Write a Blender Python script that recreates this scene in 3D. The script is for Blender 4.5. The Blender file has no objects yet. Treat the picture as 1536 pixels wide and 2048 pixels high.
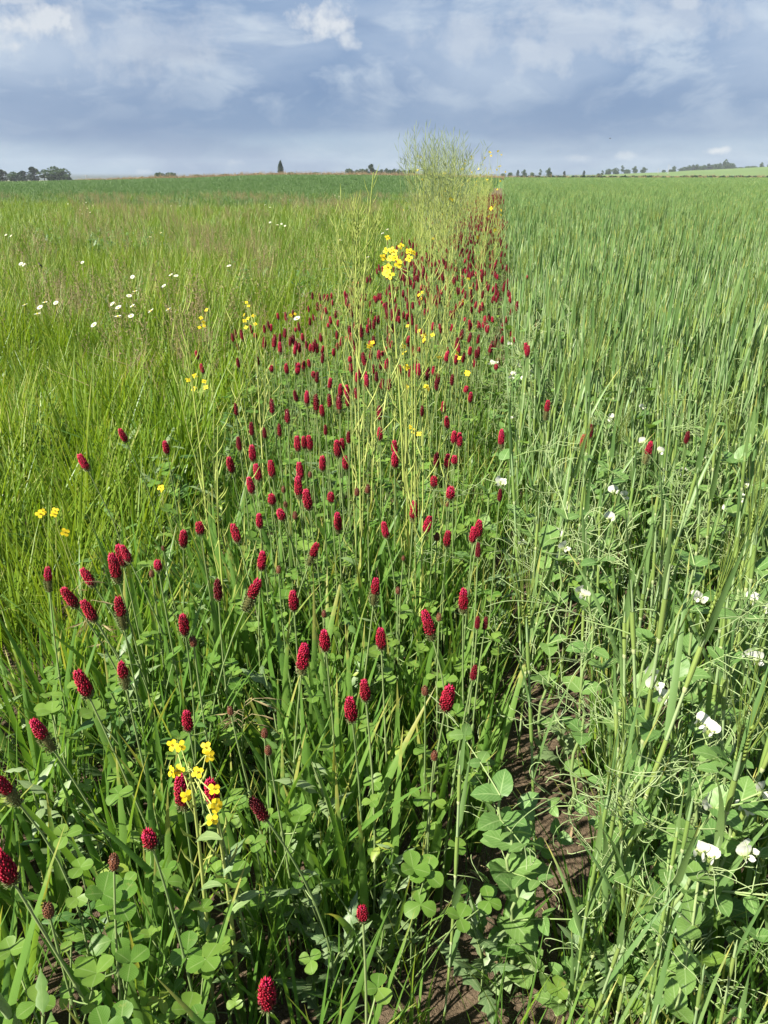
import bpy, math, random
from mathutils import Vector, Matrix
from math import sin, cos, pi, radians, hypot, atan2, sqrt

R = random.Random(11)
SC = bpy.context.scene
COL = SC.collection

# ------------------------------------------------------------------ camera
CAM_H = 1.25
PITCH = radians(24.37)
FPX = 1479.0                                   # focal length in photo pixels (26 mm on 36 mm long side)
cam_d = bpy.data.cameras.new('camera')
cam_d.sensor_fit = 'VERTICAL'; cam_d.sensor_height = 36; cam_d.sensor_width = 27; cam_d.lens = 26
cam_d.clip_start = 0.05; cam_d.clip_end = 9000
cam = bpy.data.objects.new('camera', cam_d); COL.objects.link(cam)
cam.location = (0, 0, CAM_H); cam.rotation_euler = (pi/2 - PITCH, 0, 0)
SC.camera = cam

# ------------------------------------------------------------------ light
SUN_EL, SUN_AZ = radians(47), radians(-122)     # azimuth measured from +Y towards +X
sun_d = bpy.data.lights.new('sun', 'SUN'); sun_d.energy = 5.0; sun_d.angle = radians(0.6); sun_d.color = (1, 0.93, 0.80)
sun = bpy.data.objects.new('sun', sun_d); COL.objects.link(sun)
sdir = Vector((sin(SUN_AZ)*cos(SUN_EL), cos(SUN_AZ)*cos(SUN_EL), sin(SUN_EL)))
sun.rotation_euler = sdir.to_track_quat('Z', 'Y').to_euler(); sun.location = sdir*50

SC.view_settings.view_transform = 'Standard'; SC.view_settings.look = 'None'
SC.view_settings.gamma = 1; SC.view_settings.use_curve_mapping = False
SC.view_settings.exposure = 1.58
SC.cycles.max_bounces = 6; SC.cycles.diffuse_bounces = 4; SC.cycles.glossy_bounces = 2
SC.cycles.transmission_bounces = 4; SC.cycles.transparent_max_bounces = 4
SC.cycles.use_denoising = True
SC.cycles.sample_clamp_indirect = 4

class NT:
    """Small helper that adds nodes to a tree."""
    def __init__(s, tree): s.t = tree
    def n(s, typ, **kw):
        ins = kw.pop('ins', {})
        nd = s.t.nodes.new(typ)
        for k, v in kw.items(): setattr(nd, k, v)
        for k, v in ins.items():
            if hasattr(v, 'is_linked') or isinstance(v, bpy.types.NodeSocket): s.t.links.new(v, nd.inputs[k])
            else: nd.inputs[k].default_value = v
        return nd
    def math(s, op, a, b=0.0, c=0.0, clamp=False):
        return s.n('ShaderNodeMath', operation=op, use_clamp=clamp, ins={0: a, 1: b, 2: c}).outputs[0]
    def vmath(s, op, a, b=(0, 0, 0)):
        return s.n('ShaderNodeVectorMath', operation=op, ins={0: a, 1: b}).outputs[0]
    def ramp(s, fac, stops, interp='LINEAR'):
        nd = s.n('ShaderNodeValToRGB'); cr = nd.color_ramp; cr.interpolation = interp
        while len(cr.elements) < len(stops): cr.elements.new(0.5)
        for e, (p, c) in zip(cr.elements, stops):
            e.position = p; e.color = (c, c, c, 1) if isinstance(c, (int, float)) else (*c[:3], 1)
        s.t.links.new(fac, nd.inputs[0]); return nd.outputs[0]
    def mix(s, fac, a, b, blend='MIX'):
        nd = s.n('ShaderNodeMix', data_type='RGBA', blend_type=blend)
        for k, v in ((0, fac), (6, a), (7, b)):
            if isinstance(v, bpy.types.NodeSocket): s.t.links.new(v, nd.inputs[k])
            else: nd.inputs[k].default_value = v if k == 0 else (*v[:3], 1)
        return nd.outputs[2]
    def noise(s, vec, scale, detail=4, rough=0.55, dist=0.0, dims='3D'):
        nd = s.n('ShaderNodeTexNoise', noise_dimensions=dims, ins={'Scale': scale, 'Detail': detail, 'Roughness': rough, 'Distortion': dist})
        if vec is not None: s.t.links.new(vec, nd.inputs['Vector'])
        return nd.outputs[0]

# ------------------------------------------------------------------ sky
W = bpy.data.worlds.new('World'); SC.world = W; W.use_nodes = True
W.node_tree.nodes.clear()
w = NT(W.node_tree)
SKY_GAIN = 2.72
tc = w.n('ShaderNodeTexCoord').outputs['Generated']
sep = w.n('ShaderNodeSeparateXYZ', ins={0: tc})
dx, dy, dz = sep.outputs
nish = w.n('ShaderNodeTexSky', sky_type='NISHITA', sun_disc=False, sun_elevation=SUN_EL, sun_rotation=SUN_AZ, air_density=1.0, dust_density=0.6).outputs[0]
zz = w.math('ADD', w.math('MAXIMUM', dz, 0.0), 0.31)
pv = w.n('ShaderNodeCombineXYZ', ins={0: w.math('DIVIDE', dx, zz), 1: w.math('DIVIDE', dy, zz), 2: 0.0}).outputs[0]
warp = w.n('ShaderNodeTexNoise', ins={'Vector': pv, 'Scale': 1.3, 'Detail': 3.0}).outputs[1]
pw = w.vmath('ADD', pv, w.vmath('MULTIPLY', w.vmath('SUBTRACT', warp, (0.5, 0.5, 0.5)), (0.55, 0.55, 0.0)))
n1 = w.noise(pw, 1.15, 8, 0.52)
n2 = w.noise(w.vmath('ADD', pw, (7.3, 2.1, 0)), 4.2, 8, 0.58)
n3 = w.noise(w.vmath('ADD', pw, (1.7, 9.4, 3.0)), 0.75, 5, 0.5)
el = w.math('ADD', dz, w.math('MULTIPLY', w.math('SUBTRACT', n3, 0.5), 0.07))
base = w.ramp(el, [(0.0, (0.38, 0.53, 0.70)), (0.036, (0.35, 0.50, 0.70)), (0.050, (0.185, 0.315, 0.56)),
                   (0.088, (0.18, 0.30, 0.545)), (0.13, (0.27, 0.40, 0.64)), (0.18, (0.31, 0.445, 0.68)), (0.5, (0.33, 0.46, 0.70))])
hi = w.math('MULTIPLY', w.ramp(n1, [(0.42, 0.0), (0.60, 1.0)]), w.ramp(dz, [(0.03, 0.15), (0.075, 0.35), (0.12, 1.0)]))
c1 = w.mix(w.math('MULTIPLY', hi, 0.9), base, (0.56, 0.67, 0.84))
lo = w.math('MULTIPLY', w.ramp(n2, [(0.49, 0.0), (0.64, 1.0)]), w.ramp(dz, [(0.0, 0.35), (0.05, 0.22), (0.08, 0.5), (0.12, 1.0)]))
c2 = w.mix(w.math('MULTIPLY', lo, 0.75), c1, (0.70, 0.80, 0.92))
shade = w.ramp(w.noise(w.vmath('ADD', pw, (3.3, 4.4, 1.0)), 1.7, 6, 0.55), [(0.48, 0.0), (0.68, 0.75)])
c3 = w.mix(shade, c2, (0.175, 0.29, 0.53))
# a few separate cumulus puffs standing in front of the grey layer
ax = w.math('DIVIDE', dx, w.math('MAXIMUM', dy, 0.05)); ay = w.math('DIVIDE', dz, w.math('MAXIMUM', dy, 0.05))
fq = w.n('ShaderNodeCombineXYZ', ins={0: ax, 1: ay, 2: 0.0}).outputs[0]
edge = w.math('SUBTRACT', w.noise(fq, 26, 6, 0.6), 0.5)
front = w.math('GREATER_THAN', dy, 0.05)
tot = None
for (px, py, rx, ry, amp, sk) in ((650, 52, 62, 36, 1.0, -0.35), (690, 78, 34, 24, 0.8, 0), (70, 52, 80, 42, 0.95, 0.2), (40, 92, 45, 24, 0.9, 0), (150, 50, 90, 40, 0.5, 0),
                          (1075, 105, 85, 44, 0.42, 0), (1150, 50, 190, 60, 0.36, 0), (1330, 45, 150, 50, 0.34, 0), (960, 60, 130, 50, 0.34, 0.3), (300, 90, 200, 70, 0.30, 0.2), (1436, 301, 30, 9, 0.8, 0.3), (1250, 313, 30, 9, 0.42, 0), (290, 343, 32, 9, 0.45, 0), (1160, 316, 26, 9, 0.28, 0),
                          (470, 325, 26, 9, 0.25, 0), (1370, 5, 60, 14, 0.6, 0), (40, 2, 60, 8, 0.6, 0)):
    vv = py-1024.0; fw = FPX*cos(PITCH) - vv*sin(PITCH); cx, cy = (px-768)/fw, -(FPX*sin(PITCH) + vv*cos(PITCH))/fw
    ux = w.math('DIVIDE', w.math('SUBTRACT', ax, cx), rx/1624.0)
    uy = w.math('DIVIDE', w.math('SUBTRACT', ay, cy), ry/1624.0)
    uy = w.math('ADD', uy, w.math('MULTIPLY', ux, -sk))
    d2 = w.math('SQRT', w.math('ADD', w.math('MULTIPLY', ux, ux), w.math('MULTIPLY', uy, uy)))
    b = w.math('MULTIPLY', w.ramp(w.math('ADD', d2, w.math('MULTIPLY', edge, 3.6)), [(0.25, 1.0), (0.95, 0.0)]), amp)
    tot = b if tot is None else w.math('MAXIMUM', tot, b)
tot = w.math('MULTIPLY', tot, front)
c4 = w.mix(tot, c3, (0.86, 0.90, 0.95))
cl = w.vmath('SCALE', c4); cl.node.inputs['Scale'].default_value = SKY_GAIN
c5 = w.mix(0.95, nish, cl)
below = w.ramp(dz, [(0.0, 0.0), (0.004, 1.0)])
c6 = w.mix(below, (0.55, 0.7, 0.6), c5)
bg = w.n('ShaderNodeBackground', ins={'Color': c6, 'Strength': 0.1})
wo = w.n('ShaderNodeOutputWorld', ins={'Surface': bg.outputs[0]})

# ------------------------------------------------------------------ materials
def leaf_mat(name, c1, c2, trans=0.35, tcol=None, rough=0.45, spec=0.35, vein=None, tip=None, ns=60.0, namt=0.35, blotch=None, root=None):
    """Leaf: random hue between c1 and c2 for each object, faint mottling, optional pale veins and dry tip, thin translucency."""
    m = bpy.data.materials.new(name); m.use_nodes = True; t = m.node_tree; t.nodes.clear(); k = NT(t)
    rnd = k.n('ShaderNodeObjectInfo').outputs['Random']
    geo = k.n('ShaderNodeTexCoord')
    nz = k.noise(geo.outputs['Object'], ns, 3, 0.6)
    f = k.math('ADD', k.math('MULTIPLY', rnd, 1.0-namt*0.5), k.math('MULTIPLY', k.math('SUBTRACT', nz, 0.5), namt*2), clamp=True)
    col = k.mix(f, c1, c2)
    uv = k.n('ShaderNodeUVMap').outputs[0]
    sp = k.n('ShaderNodeSeparateXYZ', ins={0: uv})
    if vein:
        a = k.math('ABSOLUTE', k.math('SUBTRACT', sp.outputs[0], 0.5))
        mid = k.ramp(a, [(0.0, 1.0), (0.045, 0.0)])
        wv = k.math('ABSOLUTE', k.math('SUBTRACT', k.math('FRACT', k.math('MULTIPLY', k.math('SUBTRACT', sp.outputs[1], k.math('MULTIPLY', a, 0.7)), vein[1])), 0.5))
        side = k.math('MULTIPLY', k.ramp(wv, [(0.0, 0.55), (0.10, 0.0)]), k.ramp(sp.outputs[1], [(0.9, 1.0), (1.0, 0.0)]))
        col = k.mix(k.math('MAXIMUM', mid, side), col, vein[0])
    else:
        st = k.math('SINE', k.math('MULTIPLY', sp.outputs[0], 44.0))
        col = k.mix(k.math('MULTIPLY', k.math('ADD', st, 1.0), 0.10), col, tuple(x*0.55 for x in c1))
    if tip:
        tf = k.math('ADD', sp.outputs[1], k.math('MULTIPLY', k.math('SUBTRACT', nz, 0.5), 0.5))
        tf = k.math('ADD', tf, k.math('MULTIPLY', k.math('SUBTRACT', rnd, 0.5), 0.35))
        col = k.mix(k.ramp(tf, [(tip[1], 0.0), (min(1.0, tip[1]+0.28), 1.0)]), col, tip[0])
    if root: col = k.mix(k.ramp(sp.outputs[1], [(0.0, 1.0), (root[1], 0.0)]), col, root[0])
    if blotch:
        bz = k.noise(geo.outputs['Object'], blotch[1], 4, 0.65)
        col = k.mix(k.ramp(bz, [(0.60, 0.0), (0.68, 0.7)]), col, blotch[0])
    bs = k.n('ShaderNodeBsdfPrincipled', ins={'Base Color': col, 'Roughness': rough, 'Specular IOR Level': spec})
    if trans > 0:
        tc_ = k.mix(1.0, col, tcol or (1.25, 1.2, 0.55), 'MULTIPLY')
        tr = k.n('ShaderNodeBsdfTranslucent', ins={'Color': tc_})
        mx = k.n('ShaderNodeMixShader', ins={0: trans, 1: bs.outputs[0], 2: tr.outputs[0]})
        out = mx.outputs[0]
    else: out = bs.outputs[0]
    k.n('ShaderNodeOutputMaterial', ins={'Surface': out})
    return m

M = {}
M['lime'] = leaf_mat('lime_grass', (0.125, 0.225, 0.016), (0.225, 0.310, 0.034), 0.44, tip=((0.33, 0.36, 0.09), 0.92))
M['mead'] = leaf_mat('meadow_grass', (0.090, 0.175, 0.024), (0.180, 0.275, 0.045), 0.40, tip=((0.32, 0.33, 0.12), 0.90))
M['dry'] = leaf_mat('dry_straw', (0.30, 0.24, 0.12), (0.46, 0.38, 0.22), 0.25, rough=0.7)
M['brown'] = leaf_mat('seed_brown', (0.22, 0.16, 0.09), (0.34, 0.27, 0.17), 0.25, rough=0.8)
M['blade'] = leaf_mat('cereal_blade', (0.085, 0.190, 0.030), (0.185, 0.315, 0.070), 0.46, rough=0.38, spec=0.45, tip=((0.30, 0.31, 0.08), 0.90), ns=25)
M['wheat'] = leaf_mat('wheat_leaf', (0.070, 0.145, 0.036), (0.105, 0.185, 0.050), 0.3, tcol=(1.1, 1.2, 0.7))
M['bstem'] = leaf_mat('barley_stem', (0.20, 0.31, 0.135), (0.34, 0.43, 0.21), 0.15, rough=0.5, blotch=((0.33, 0.37, 0.09), 9.0), ns=14)
M['bsheath'] = leaf_mat('barley_sheath', (0.15, 0.25, 0.06), (0.28, 0.36, 0.10), 0.2, rough=0.45, ns=10)
M['bnode'] = leaf_mat('barley_node', (0.28, 0.34, 0.16), (0.36, 0.40, 0.2), 0.0)
M['bleaf'] = leaf_mat('barley_leaf', (0.105, 0.200, 0.062), (0.185, 0.285, 0.098), 0.36, rough=0.42, tip=((0.36, 0.36, 0.10), 0.86), ns=20)
M['ear'] = leaf_mat('barley_ear', (0.20, 0.29, 0.06), (0.30, 0.38, 0.10), 0.35)
M['clover'] = leaf_mat('clover_leaf', (0.080, 0.180, 0.022), (0.170, 0.275, 0.045), 0.42, vein=((0.19, 0.29, 0.09), 9.0), ns=40, blotch=((0.22, 0.25, 0.06), 34.0))
M['cloverlt'] = leaf_mat('young_clover_leaf', (0.20, 0.29, 0.035), (0.27, 0.34, 0.06), 0.4, vein=((0.32, 0.38, 0.12), 9.0), ns=40, blotch=((0.30, 0.20, 0.06), 28.0))
M['cstem'] = leaf_mat('clover_stem', (0.15, 0.23, 0.075), (0.24, 0.31, 0.12), 0.15, rough=0.65)
M['pea'] = leaf_mat('pea_leaf', (0.085, 0.18, 0.045), (0.150, 0.255, 0.062), 0.34, tcol=(1.2, 1.25, 0.5), vein=((0.24, 0.35, 0.14), 7.0), ns=55, blotch=((0.20, 0.29, 0.15), 75.0))
M['peastem'] = leaf_mat('pea_stem', (0.21, 0.31, 0.10), (0.30, 0.38, 0.17), 0.2, rough=0.5)
M['tendril'] = leaf_mat('pea_tendril', (0.22, 0.32, 0.12), (0.33, 0.41, 0.20), 0.2)
M['white'] = leaf_mat('white_petal', (0.60, 0.61, 0.55), (0.68, 0.68, 0.63), 0.35, tcol=(1, 1, 0.95), rough=0.6, vein=((0.52, 0.55, 0.42), 6.0), root=((0.42, 0.52, 0.22), 0.42))
M['calyx'] = leaf_mat('pea_calyx', (0.24, 0.34, 0.09), (0.34, 0.42, 0.14), 0.3)
M['yellow'] = leaf_mat('yellow_petal', (0.70, 0.52, 0.010), (0.78, 0.62, 0.020), 0.40, tcol=(1.1, 1.0, 0.6), rough=0.6, vein=((0.62, 0.48, 0.03), 6.0), root=((0.55, 0.52, 0.05), 0.35))
M['rstem'] = leaf_mat('rape_stem', (0.30, 0.37, 0.085), (0.42, 0.46, 0.15), 0.15, rough=0.55)
M['rpod'] = leaf_mat('rape_pod', (0.30, 0.38, 0.085), (0.42, 0.46, 0.14), 0.25, rough=0.55)
M['rpod2'] = leaf_mat('rape_pod_grey', (0.15, 0.21, 0.10), (0.25, 0.31, 0.15), 0.25, rough=0.55)
M['rleaf'] = leaf_mat('rape_leaf', (0.10, 0.18, 0.07), (0.19, 0.27, 0.10), 0.3, vein=((0.28, 0.36, 0.16), 6.0))
M['weed'] = leaf_mat('weed_leaf', (0.050, 0.125, 0.030), (0.12, 0.21, 0.05), 0.35, vein=((0.14, 0.22, 0.07), 6.0))
M['weed2'] = leaf_mat('thistle_leaf', (0.10, 0.17, 0.07), (0.19, 0.26, 0.11), 0.3, vein=((0.24, 0.31, 0.16), 6.0))
M['crim'] = leaf_mat('crimson_floret', (0.32, 0.004, 0.022), (0.60, 0.012, 0.075), 0.25, tcol=(1.2, 0.7, 0.9), rough=0.5, ns=300, namt=0.7)
M['crimdk'] = leaf_mat('dark_crimson_floret', (0.11, 0.005, 0.010), (0.22, 0.006, 0.020), 0.22, tcol=(1.2, 0.6, 0.7), rough=0.45, ns=300, namt=0.7)
M['pink'] = leaf_mat('pink_floret', (0.50, 0.015, 0.09), (0.58, 0.03, 0.13), 0.3, tcol=(1.2, 0.7, 0.9))
M['calbr'] = leaf_mat('spent_calyx', (0.10, 0.10, 0.035), (0.26, 0.25, 0.10), 0.25, ns=300, namt=0.8)
M['calgr'] = leaf_mat('green_calyx', (0.16, 0.22, 0.08), (0.25, 0.31, 0.13), 0.25)
M['bud'] = leaf_mat('bud_floret', (0.12, 0.035, 0.020), (0.20, 0.10, 0.045), 0.2, ns=300, namt=0.8)
M['disc'] = leaf_mat('daisy_disc', (0.72, 0.46, 0.01), (0.76, 0.52, 0.02), 0.0)
M['blue'] = leaf_mat('blue_petal', (0.30, 0.30, 0.62), (0.36, 0.36, 0.68), 0.3, tcol=(1, 1, 1))
M['bark'] = leaf_mat('bark', (0.07, 0.055, 0.04), (0.10, 0.08, 0.06), 0.0, rough=0.9)
M['crown'] = leaf_mat('tree_leaf', (0.040, 0.080, 0.034), (0.065, 0.115, 0.045), 0.25, ns=1.2, namt=0.6)
M['crowndk'] = leaf_mat('dark_tree_leaf', (0.024, 0.050, 0.030), (0.040, 0.070, 0.036), 0.15, ns=1.2, namt=0.6)
M['crownlt'] = leaf_mat('pale_tree_leaf', (0.055, 0.095, 0.030), (0.085, 0.13, 0.045), 0.25, ns=1.2, namt=0.6)
M['dark'] = leaf_mat('dark_husk', (0.012, 0.010, 0.009), (0.02, 0.016, 0.014), 0.0)
M['metal'] = leaf_mat('grey_metal', (0.25, 0.26, 0.28), (0.3, 0.31, 0.33), 0.0)

def ground_mat(name, c1, c2, c3, scale, bump=0.4, fine=None):
    m = bpy.data.materials.new(name); m.use_nodes = True; t = m.node_tree; t.nodes.clear(); k = NT(t)
    p = k.n('ShaderNodeNewGeometry').outputs['Position']
    a = k.noise(p, scale, 6, 0.6); b = k.noise(p, scale*7, 5, 0.65)
    col = k.mix(k.ramp(a, [(0.3, 0.0), (0.7, 1.0)]), c1, c2)
    col = k.mix(k.ramp(b, [(0.45, 0.0), (0.75, 0.8)]), col, c3)
    bm = k.n('ShaderNodeBump', ins={'Height': k.math('ADD', a, k.math('MULTIPLY', b, 0.5)), 'Strength': bump, 'Distance': fine or 0.02})
    bs = k.n('ShaderNodeBsdfPrincipled', ins={'Base Color': col, 'Roughness': 0.95, 'Specular IOR Level': 0.1, 'Normal': bm.outputs[0]})
    k.n('ShaderNodeOutputMaterial', ins={'Surface': bs.outputs[0]})
    return m
M['soil'] = ground_mat('brown_soil', (0.092, 0.068, 0.044), (0.130, 0.098, 0.066), (0.064, 0.046, 0.030), 14, 1.0, 0.03)
M['g_mead'] = ground_mat('meadow_floor', (0.075, 0.085, 0.028), (0.10, 0.12, 0.035), (0.05, 0.055, 0.02), 1.2, 0.6)
M['g_wheat'] = ground_mat('wheat_floor', (0.062, 0.125, 0.034), (0.080, 0.145, 0.042), (0.052, 0.11, 0.030), 0.22, 0.6, 0.3)
M['g_barley'] = ground_mat('barley_floor', (0.105, 0.17, 0.05), (0.13, 0.19, 0.06), (0.085, 0.14, 0.042), 0.3, 0.6, 0.3)
M['g_rough'] = ground_mat('rough_grass_floor', (0.17, 0.17, 0.08), (0.13, 0.16, 0.06), (0.22, 0.19, 0.11), 0.12, 0.5, 0.3)
M['g_hill'] = ground_mat('hill_floor', (0.085, 0.135, 0.042), (0.105, 0.155, 0.05), (0.07, 0.115, 0.038), 0.02, 0.3, 0.5)

# ------------------------------------------------------------------ mesh builder
class MB:
    def __init__(s): s.v = []; s.f = []; s.m = []; s.uv = []; s.mats = []
    def mi(s, mat):
        if mat not in s.mats: s.mats.append(mat)
        return s.mats.index(mat)
    def face(s, idx, uvs, mat): s.f.append(idx); s.uv.append(uvs); s.m.append(s.mi(mat))
    def strip(s, base, d, side, L, W, prof, mat, n=5, fold=0.25, curl=0.0, twist=0.0, wave=0.0):
        """Leaf surface of 2 x n quads folded along its midrib; curl bends it about its side axis."""
        p = Vector(base); d = Vector(d).normalized(); sd = Vector(side); sd = (sd - d*sd.dot(d)).normalized()
        b0 = len(s.v); q = Matrix.Rotation(curl/n, 3, sd) if curl else None
        for i in range(n+1):
            t = i/n; hw = W*0.5*max(prof(t), 0.02)
            if twist: sd2 = Matrix.Rotation(twist*t, 3, d) @ sd
            else: sd2 = sd
            nr = sd2.cross(d)
            up = nr*(fold*hw) + (nr*(wave*hw*sin(i*2.4)) if wave else Vector())
            s.v += [tuple(p - sd2*hw + up), tuple(p), tuple(p + sd2*hw + up)]
            if i < n:
                p = p + d*(L/n)
                if q: d = q @ d
        for i in range(n):
            a = b0 + 3*i; t0, t1 = i/n, (i+1)/n
            s.face((a, a+1, a+4, a+3), ((0, t0), (.5, t0), (.5, t1), (0, t1)), mat)
            s.face((a+1, a+2, a+5, a+4), ((.5, t0), (1, t0), (1, t1), (.5, t1)), mat)
        return p
    def tube(s, pts, rad, mat, n=5, cap=False):
        b0 = len(s.v); pts = [Vector(p) for p in pts]; k = len(pts)
        if isinstance(rad, (int, float)): rad = [rad]*k
        ref = Vector((0.31, 0.87, 0.11))
        for i, p in enumerate(pts):
            d = (pts[min(i+1, k-1)] - pts[max(i-1, 0)])
            d = d.normalized() if d.length > 1e-9 else Vector((0, 0, 1))
            a = d.cross(ref)
            if a.length < 0.05: a = d.cross(Vector((1, 0, 0)))
            a.normalize(); b = d.cross(a)
            for j in range(n):
                th = 2*pi*j/n; s.v.append(tuple(p + (a*cos(th) + b*sin(th))*rad[i]))
        for i in range(k-1):
            for j in range(n):
                j2 = (j+1) % n; a0 = b0+i*n
                s.face((a0+j, a0+j2, a0+n+j2, a0+n+j), ((j/n, i/(k-1)), ((j+1)/n, i/(k-1)), ((j+1)/n, (i+1)/(k-1)), (j/n, (i+1)/(k-1))), mat)
        if cap: s.face(tuple(b0+(k-1)*n+j for j in range(n)), tuple((.5, 1) for _ in range(n)), mat)
    def spindle(s, a, b, w, mat, n=3, mid=0.5, ref=(0.2, 0.3, 0.93)):
        a = Vector(a); b = Vector(b); d = (b-a).normalized(); x = d.cross(Vector(ref)); x.normalize(); y = d.cross(x); c = a.lerp(b, mid)
        b0 = len(s.v); s.v += [tuple(a), tuple(b)] + [tuple(c + (x*cos(2*pi*j/n) + y*sin(2*pi*j/n))*w) for j in range(n)]
        for j in range(n):
            j2 = (j+1) % n
            s.face((b0, b0+2+j2, b0+2+j), ((.5, 0), (1, .5), (0, .5)), mat); s.face((b0+1, b0+2+j, b0+2+j2), ((.5, 1), (0, .5), (1, .5)), mat)
    def add(s, o, mat4):
        b0 = len(s.v); s.v += [tuple(mat4 @ Vector(p)) for p in o.v]
        mp = [s.mi(m) for m in o.mats]
        for f, u, m in zip(o.f, o.uv, o.m): s.f.append(tuple(i+b0 for i in f)); s.uv.append(u); s.m.append(mp[m])
    def mesh(s, name):
        me = bpy.data.meshes.new(name); me.from_pydata(s.v, [], s.f)
        for m in s.mats: me.materials.append(M[m])
        me.polygons.foreach_set('material_index', s.m); me.polygons.foreach_set('use_smooth', [True]*len(s.f))
        uvl = me.uv_layers.new(name='UVMap'); uvl.data.foreach_set('uv', [c for u in s.uv for p in u for c in p])
        me.update(); return me

def g_prof(t): return min(1.0, 0.65+2.5*t)*max(0.0, 1-t**2.4)
def f_prof(t): return min(1.0, 0.5+4*t)*max(0.0, 1-t**1.5)
def obov(t): return max(0.03, sin(pi*min(1, (t*0.96)**1.25))**0.62) if t < 0.985 else 0.22
def ovat(t): return max(0.02, sin(pi*min(1.0, (t*0.995)**0.72+0.0))**0.75)
def cord(t): return max(0.02, (sin(pi*min(1.0, 0.13+0.87*t)**0.8))**0.7)
def ell(t): return max(0.03, sin(pi*t)**0.7)
def vdir(lean, az): return Vector((sin(lean)*cos(az), sin(lean)*sin(az), cos(lean)))
def blade(mb, base, az, L, wd, lean, bend, mat, n=6, fold=0.3, twist=0.0, prof=g_prof):
    d = vdir(lean, az); side = Vector((-sin(az), cos(az), 0))
    return mb.strip(base, d, side, L, wd, prof, mat, n, fold, bend, twist)
def bez(a, b, c, n): return [(1-t)**2*a + 2*t*(1-t)*b + t*t*c for t in [i/n for i in range(n+1)]]

# ------------------------------------------------------------------ object helpers
def obj(name, me, parent=None, loc=None, rot=None, scale=None, mat4=None):
    o = bpy.data.objects.new(name, me); COL.objects.link(o)
    if parent is not None: o.parent = parent
    if mat4 is not None: o.matrix_local = mat4
    if loc is not None: o.location = loc
    if rot is not None: o.rotation_euler = rot
    if scale is not None: o.scale = (scale,)*3 if isinstance(scale, (int, float)) else scale
    return o
def tag(o, label=None, cat=None, group=None, kind=None):
    if label: o['label'] = label
    if cat: o['category'] = cat
    if group: o['group'] = group
    if kind: o['kind'] = kind
    return o
def frame(loc, z, roll=0.0, s=1.0):
    q = Vector(z).to_track_quat('Z', 'Y').to_matrix().to_4x4()
    return Matrix.Translation(Vector(loc)) @ q @ Matrix.Rotation(roll, 4, 'Z') @ Matrix.Scale(s, 4)

def ray(px, py):
    u = px-768.0; v = py-1024.0
    return Vector((u, FPX*cos(PITCH) - v*sin(PITCH), -(FPX*sin(PITCH) + v*cos(PITCH))))
def at(px, py, z):
    """Point of the place at height z seen at that pixel of the photograph."""
    r = ray(px, py); k = (z-CAM_H)/r.z; return Vector((0, 0, CAM_H)) + r*k
ROW = 0.149                                     # the strip runs along x = ROW*y
def off(x, y): return x - ROW*y
def in_view(x, y, m=0.15, top=0.6):
    if y < 0.25: return False
    return abs(x) < 0.475*y + (CAM_H-0.2)*0.28 + m

def scatter(name, pts, variants, label, kind='stuff', cat=None):
    """One stuff object: POINTS = (x,y,z, rx,ry,rz, sx,sy,sz, index) instanced with geometry nodes."""
    me = bpy.data.meshes.new(name); me.from_pydata([p[:3] for p in pts], [], [])
    a = me.attributes.new('rot', 'FLOAT_VECTOR', 'POINT'); a.data.foreach_set('vector', [c for p in pts for c in p[3:6]])
    a = me.attributes.new('scl', 'FLOAT_VECTOR', 'POINT'); a.data.foreach_set('vector', [c for p in pts for c in p[6:9]])
    a = me.attributes.new('idx', 'INT', 'POINT'); a.data.foreach_set('value', [p[9] for p in pts])
    c = bpy.data.collections.new(name+'_kinds')
    for i, vm in enumerate(variants):
        c.objects.link(bpy.data.objects.new(f'{name}_kind.{i:03d}', vm))
    o = obj(name, me)
    ng = bpy.data.node_groups.new(name+'_nodes', 'GeometryNodeTree')
    ng.interface.new_socket('Geometry', in_out='INPUT', socket_type='NodeSocketGeometry')
    ng.interface.new_socket('Geometry', in_out='OUTPUT', socket_type='NodeSocketGeometry')
    k = NT(ng)
    gi = k.n('NodeGroupInput'); go = k.n('NodeGroupOutput')
    ci = k.n('GeometryNodeCollectionInfo'); ci.inputs['Collection'].default_value = c
    ci.inputs['Separate Children'].default_value = True; ci.inputs['Reset Children'].default_value = True
    na = [k.n('GeometryNodeInputNamedAttribute', data_type=t) for t in ('FLOAT_VECTOR', 'FLOAT_VECTOR', 'INT')]
    for nd, nm in zip(na, ('rot', 'scl', 'idx')): nd.inputs['Name'].default_value = nm
    ip = k.n('GeometryNodeInstanceOnPoints')
    L = ng.links.new
    L(gi.outputs[0], ip.inputs['Points']); L(ci.outputs[0], ip.inputs['Instance']); ip.inputs['Pick Instance'].default_value = True
    L(na[2].outputs[0], ip.inputs['Instance Index']); L(na[0].outputs[0], ip.inputs['Rotation']); L(na[1].outputs[0], ip.inputs['Scale'])
    L(ip.outputs[0], go.inputs[0])
    md = o.modifiers.new('scatter', 'NODES'); md.node_group = ng
    tag(o, label, cat, None, kind); return o

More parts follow.
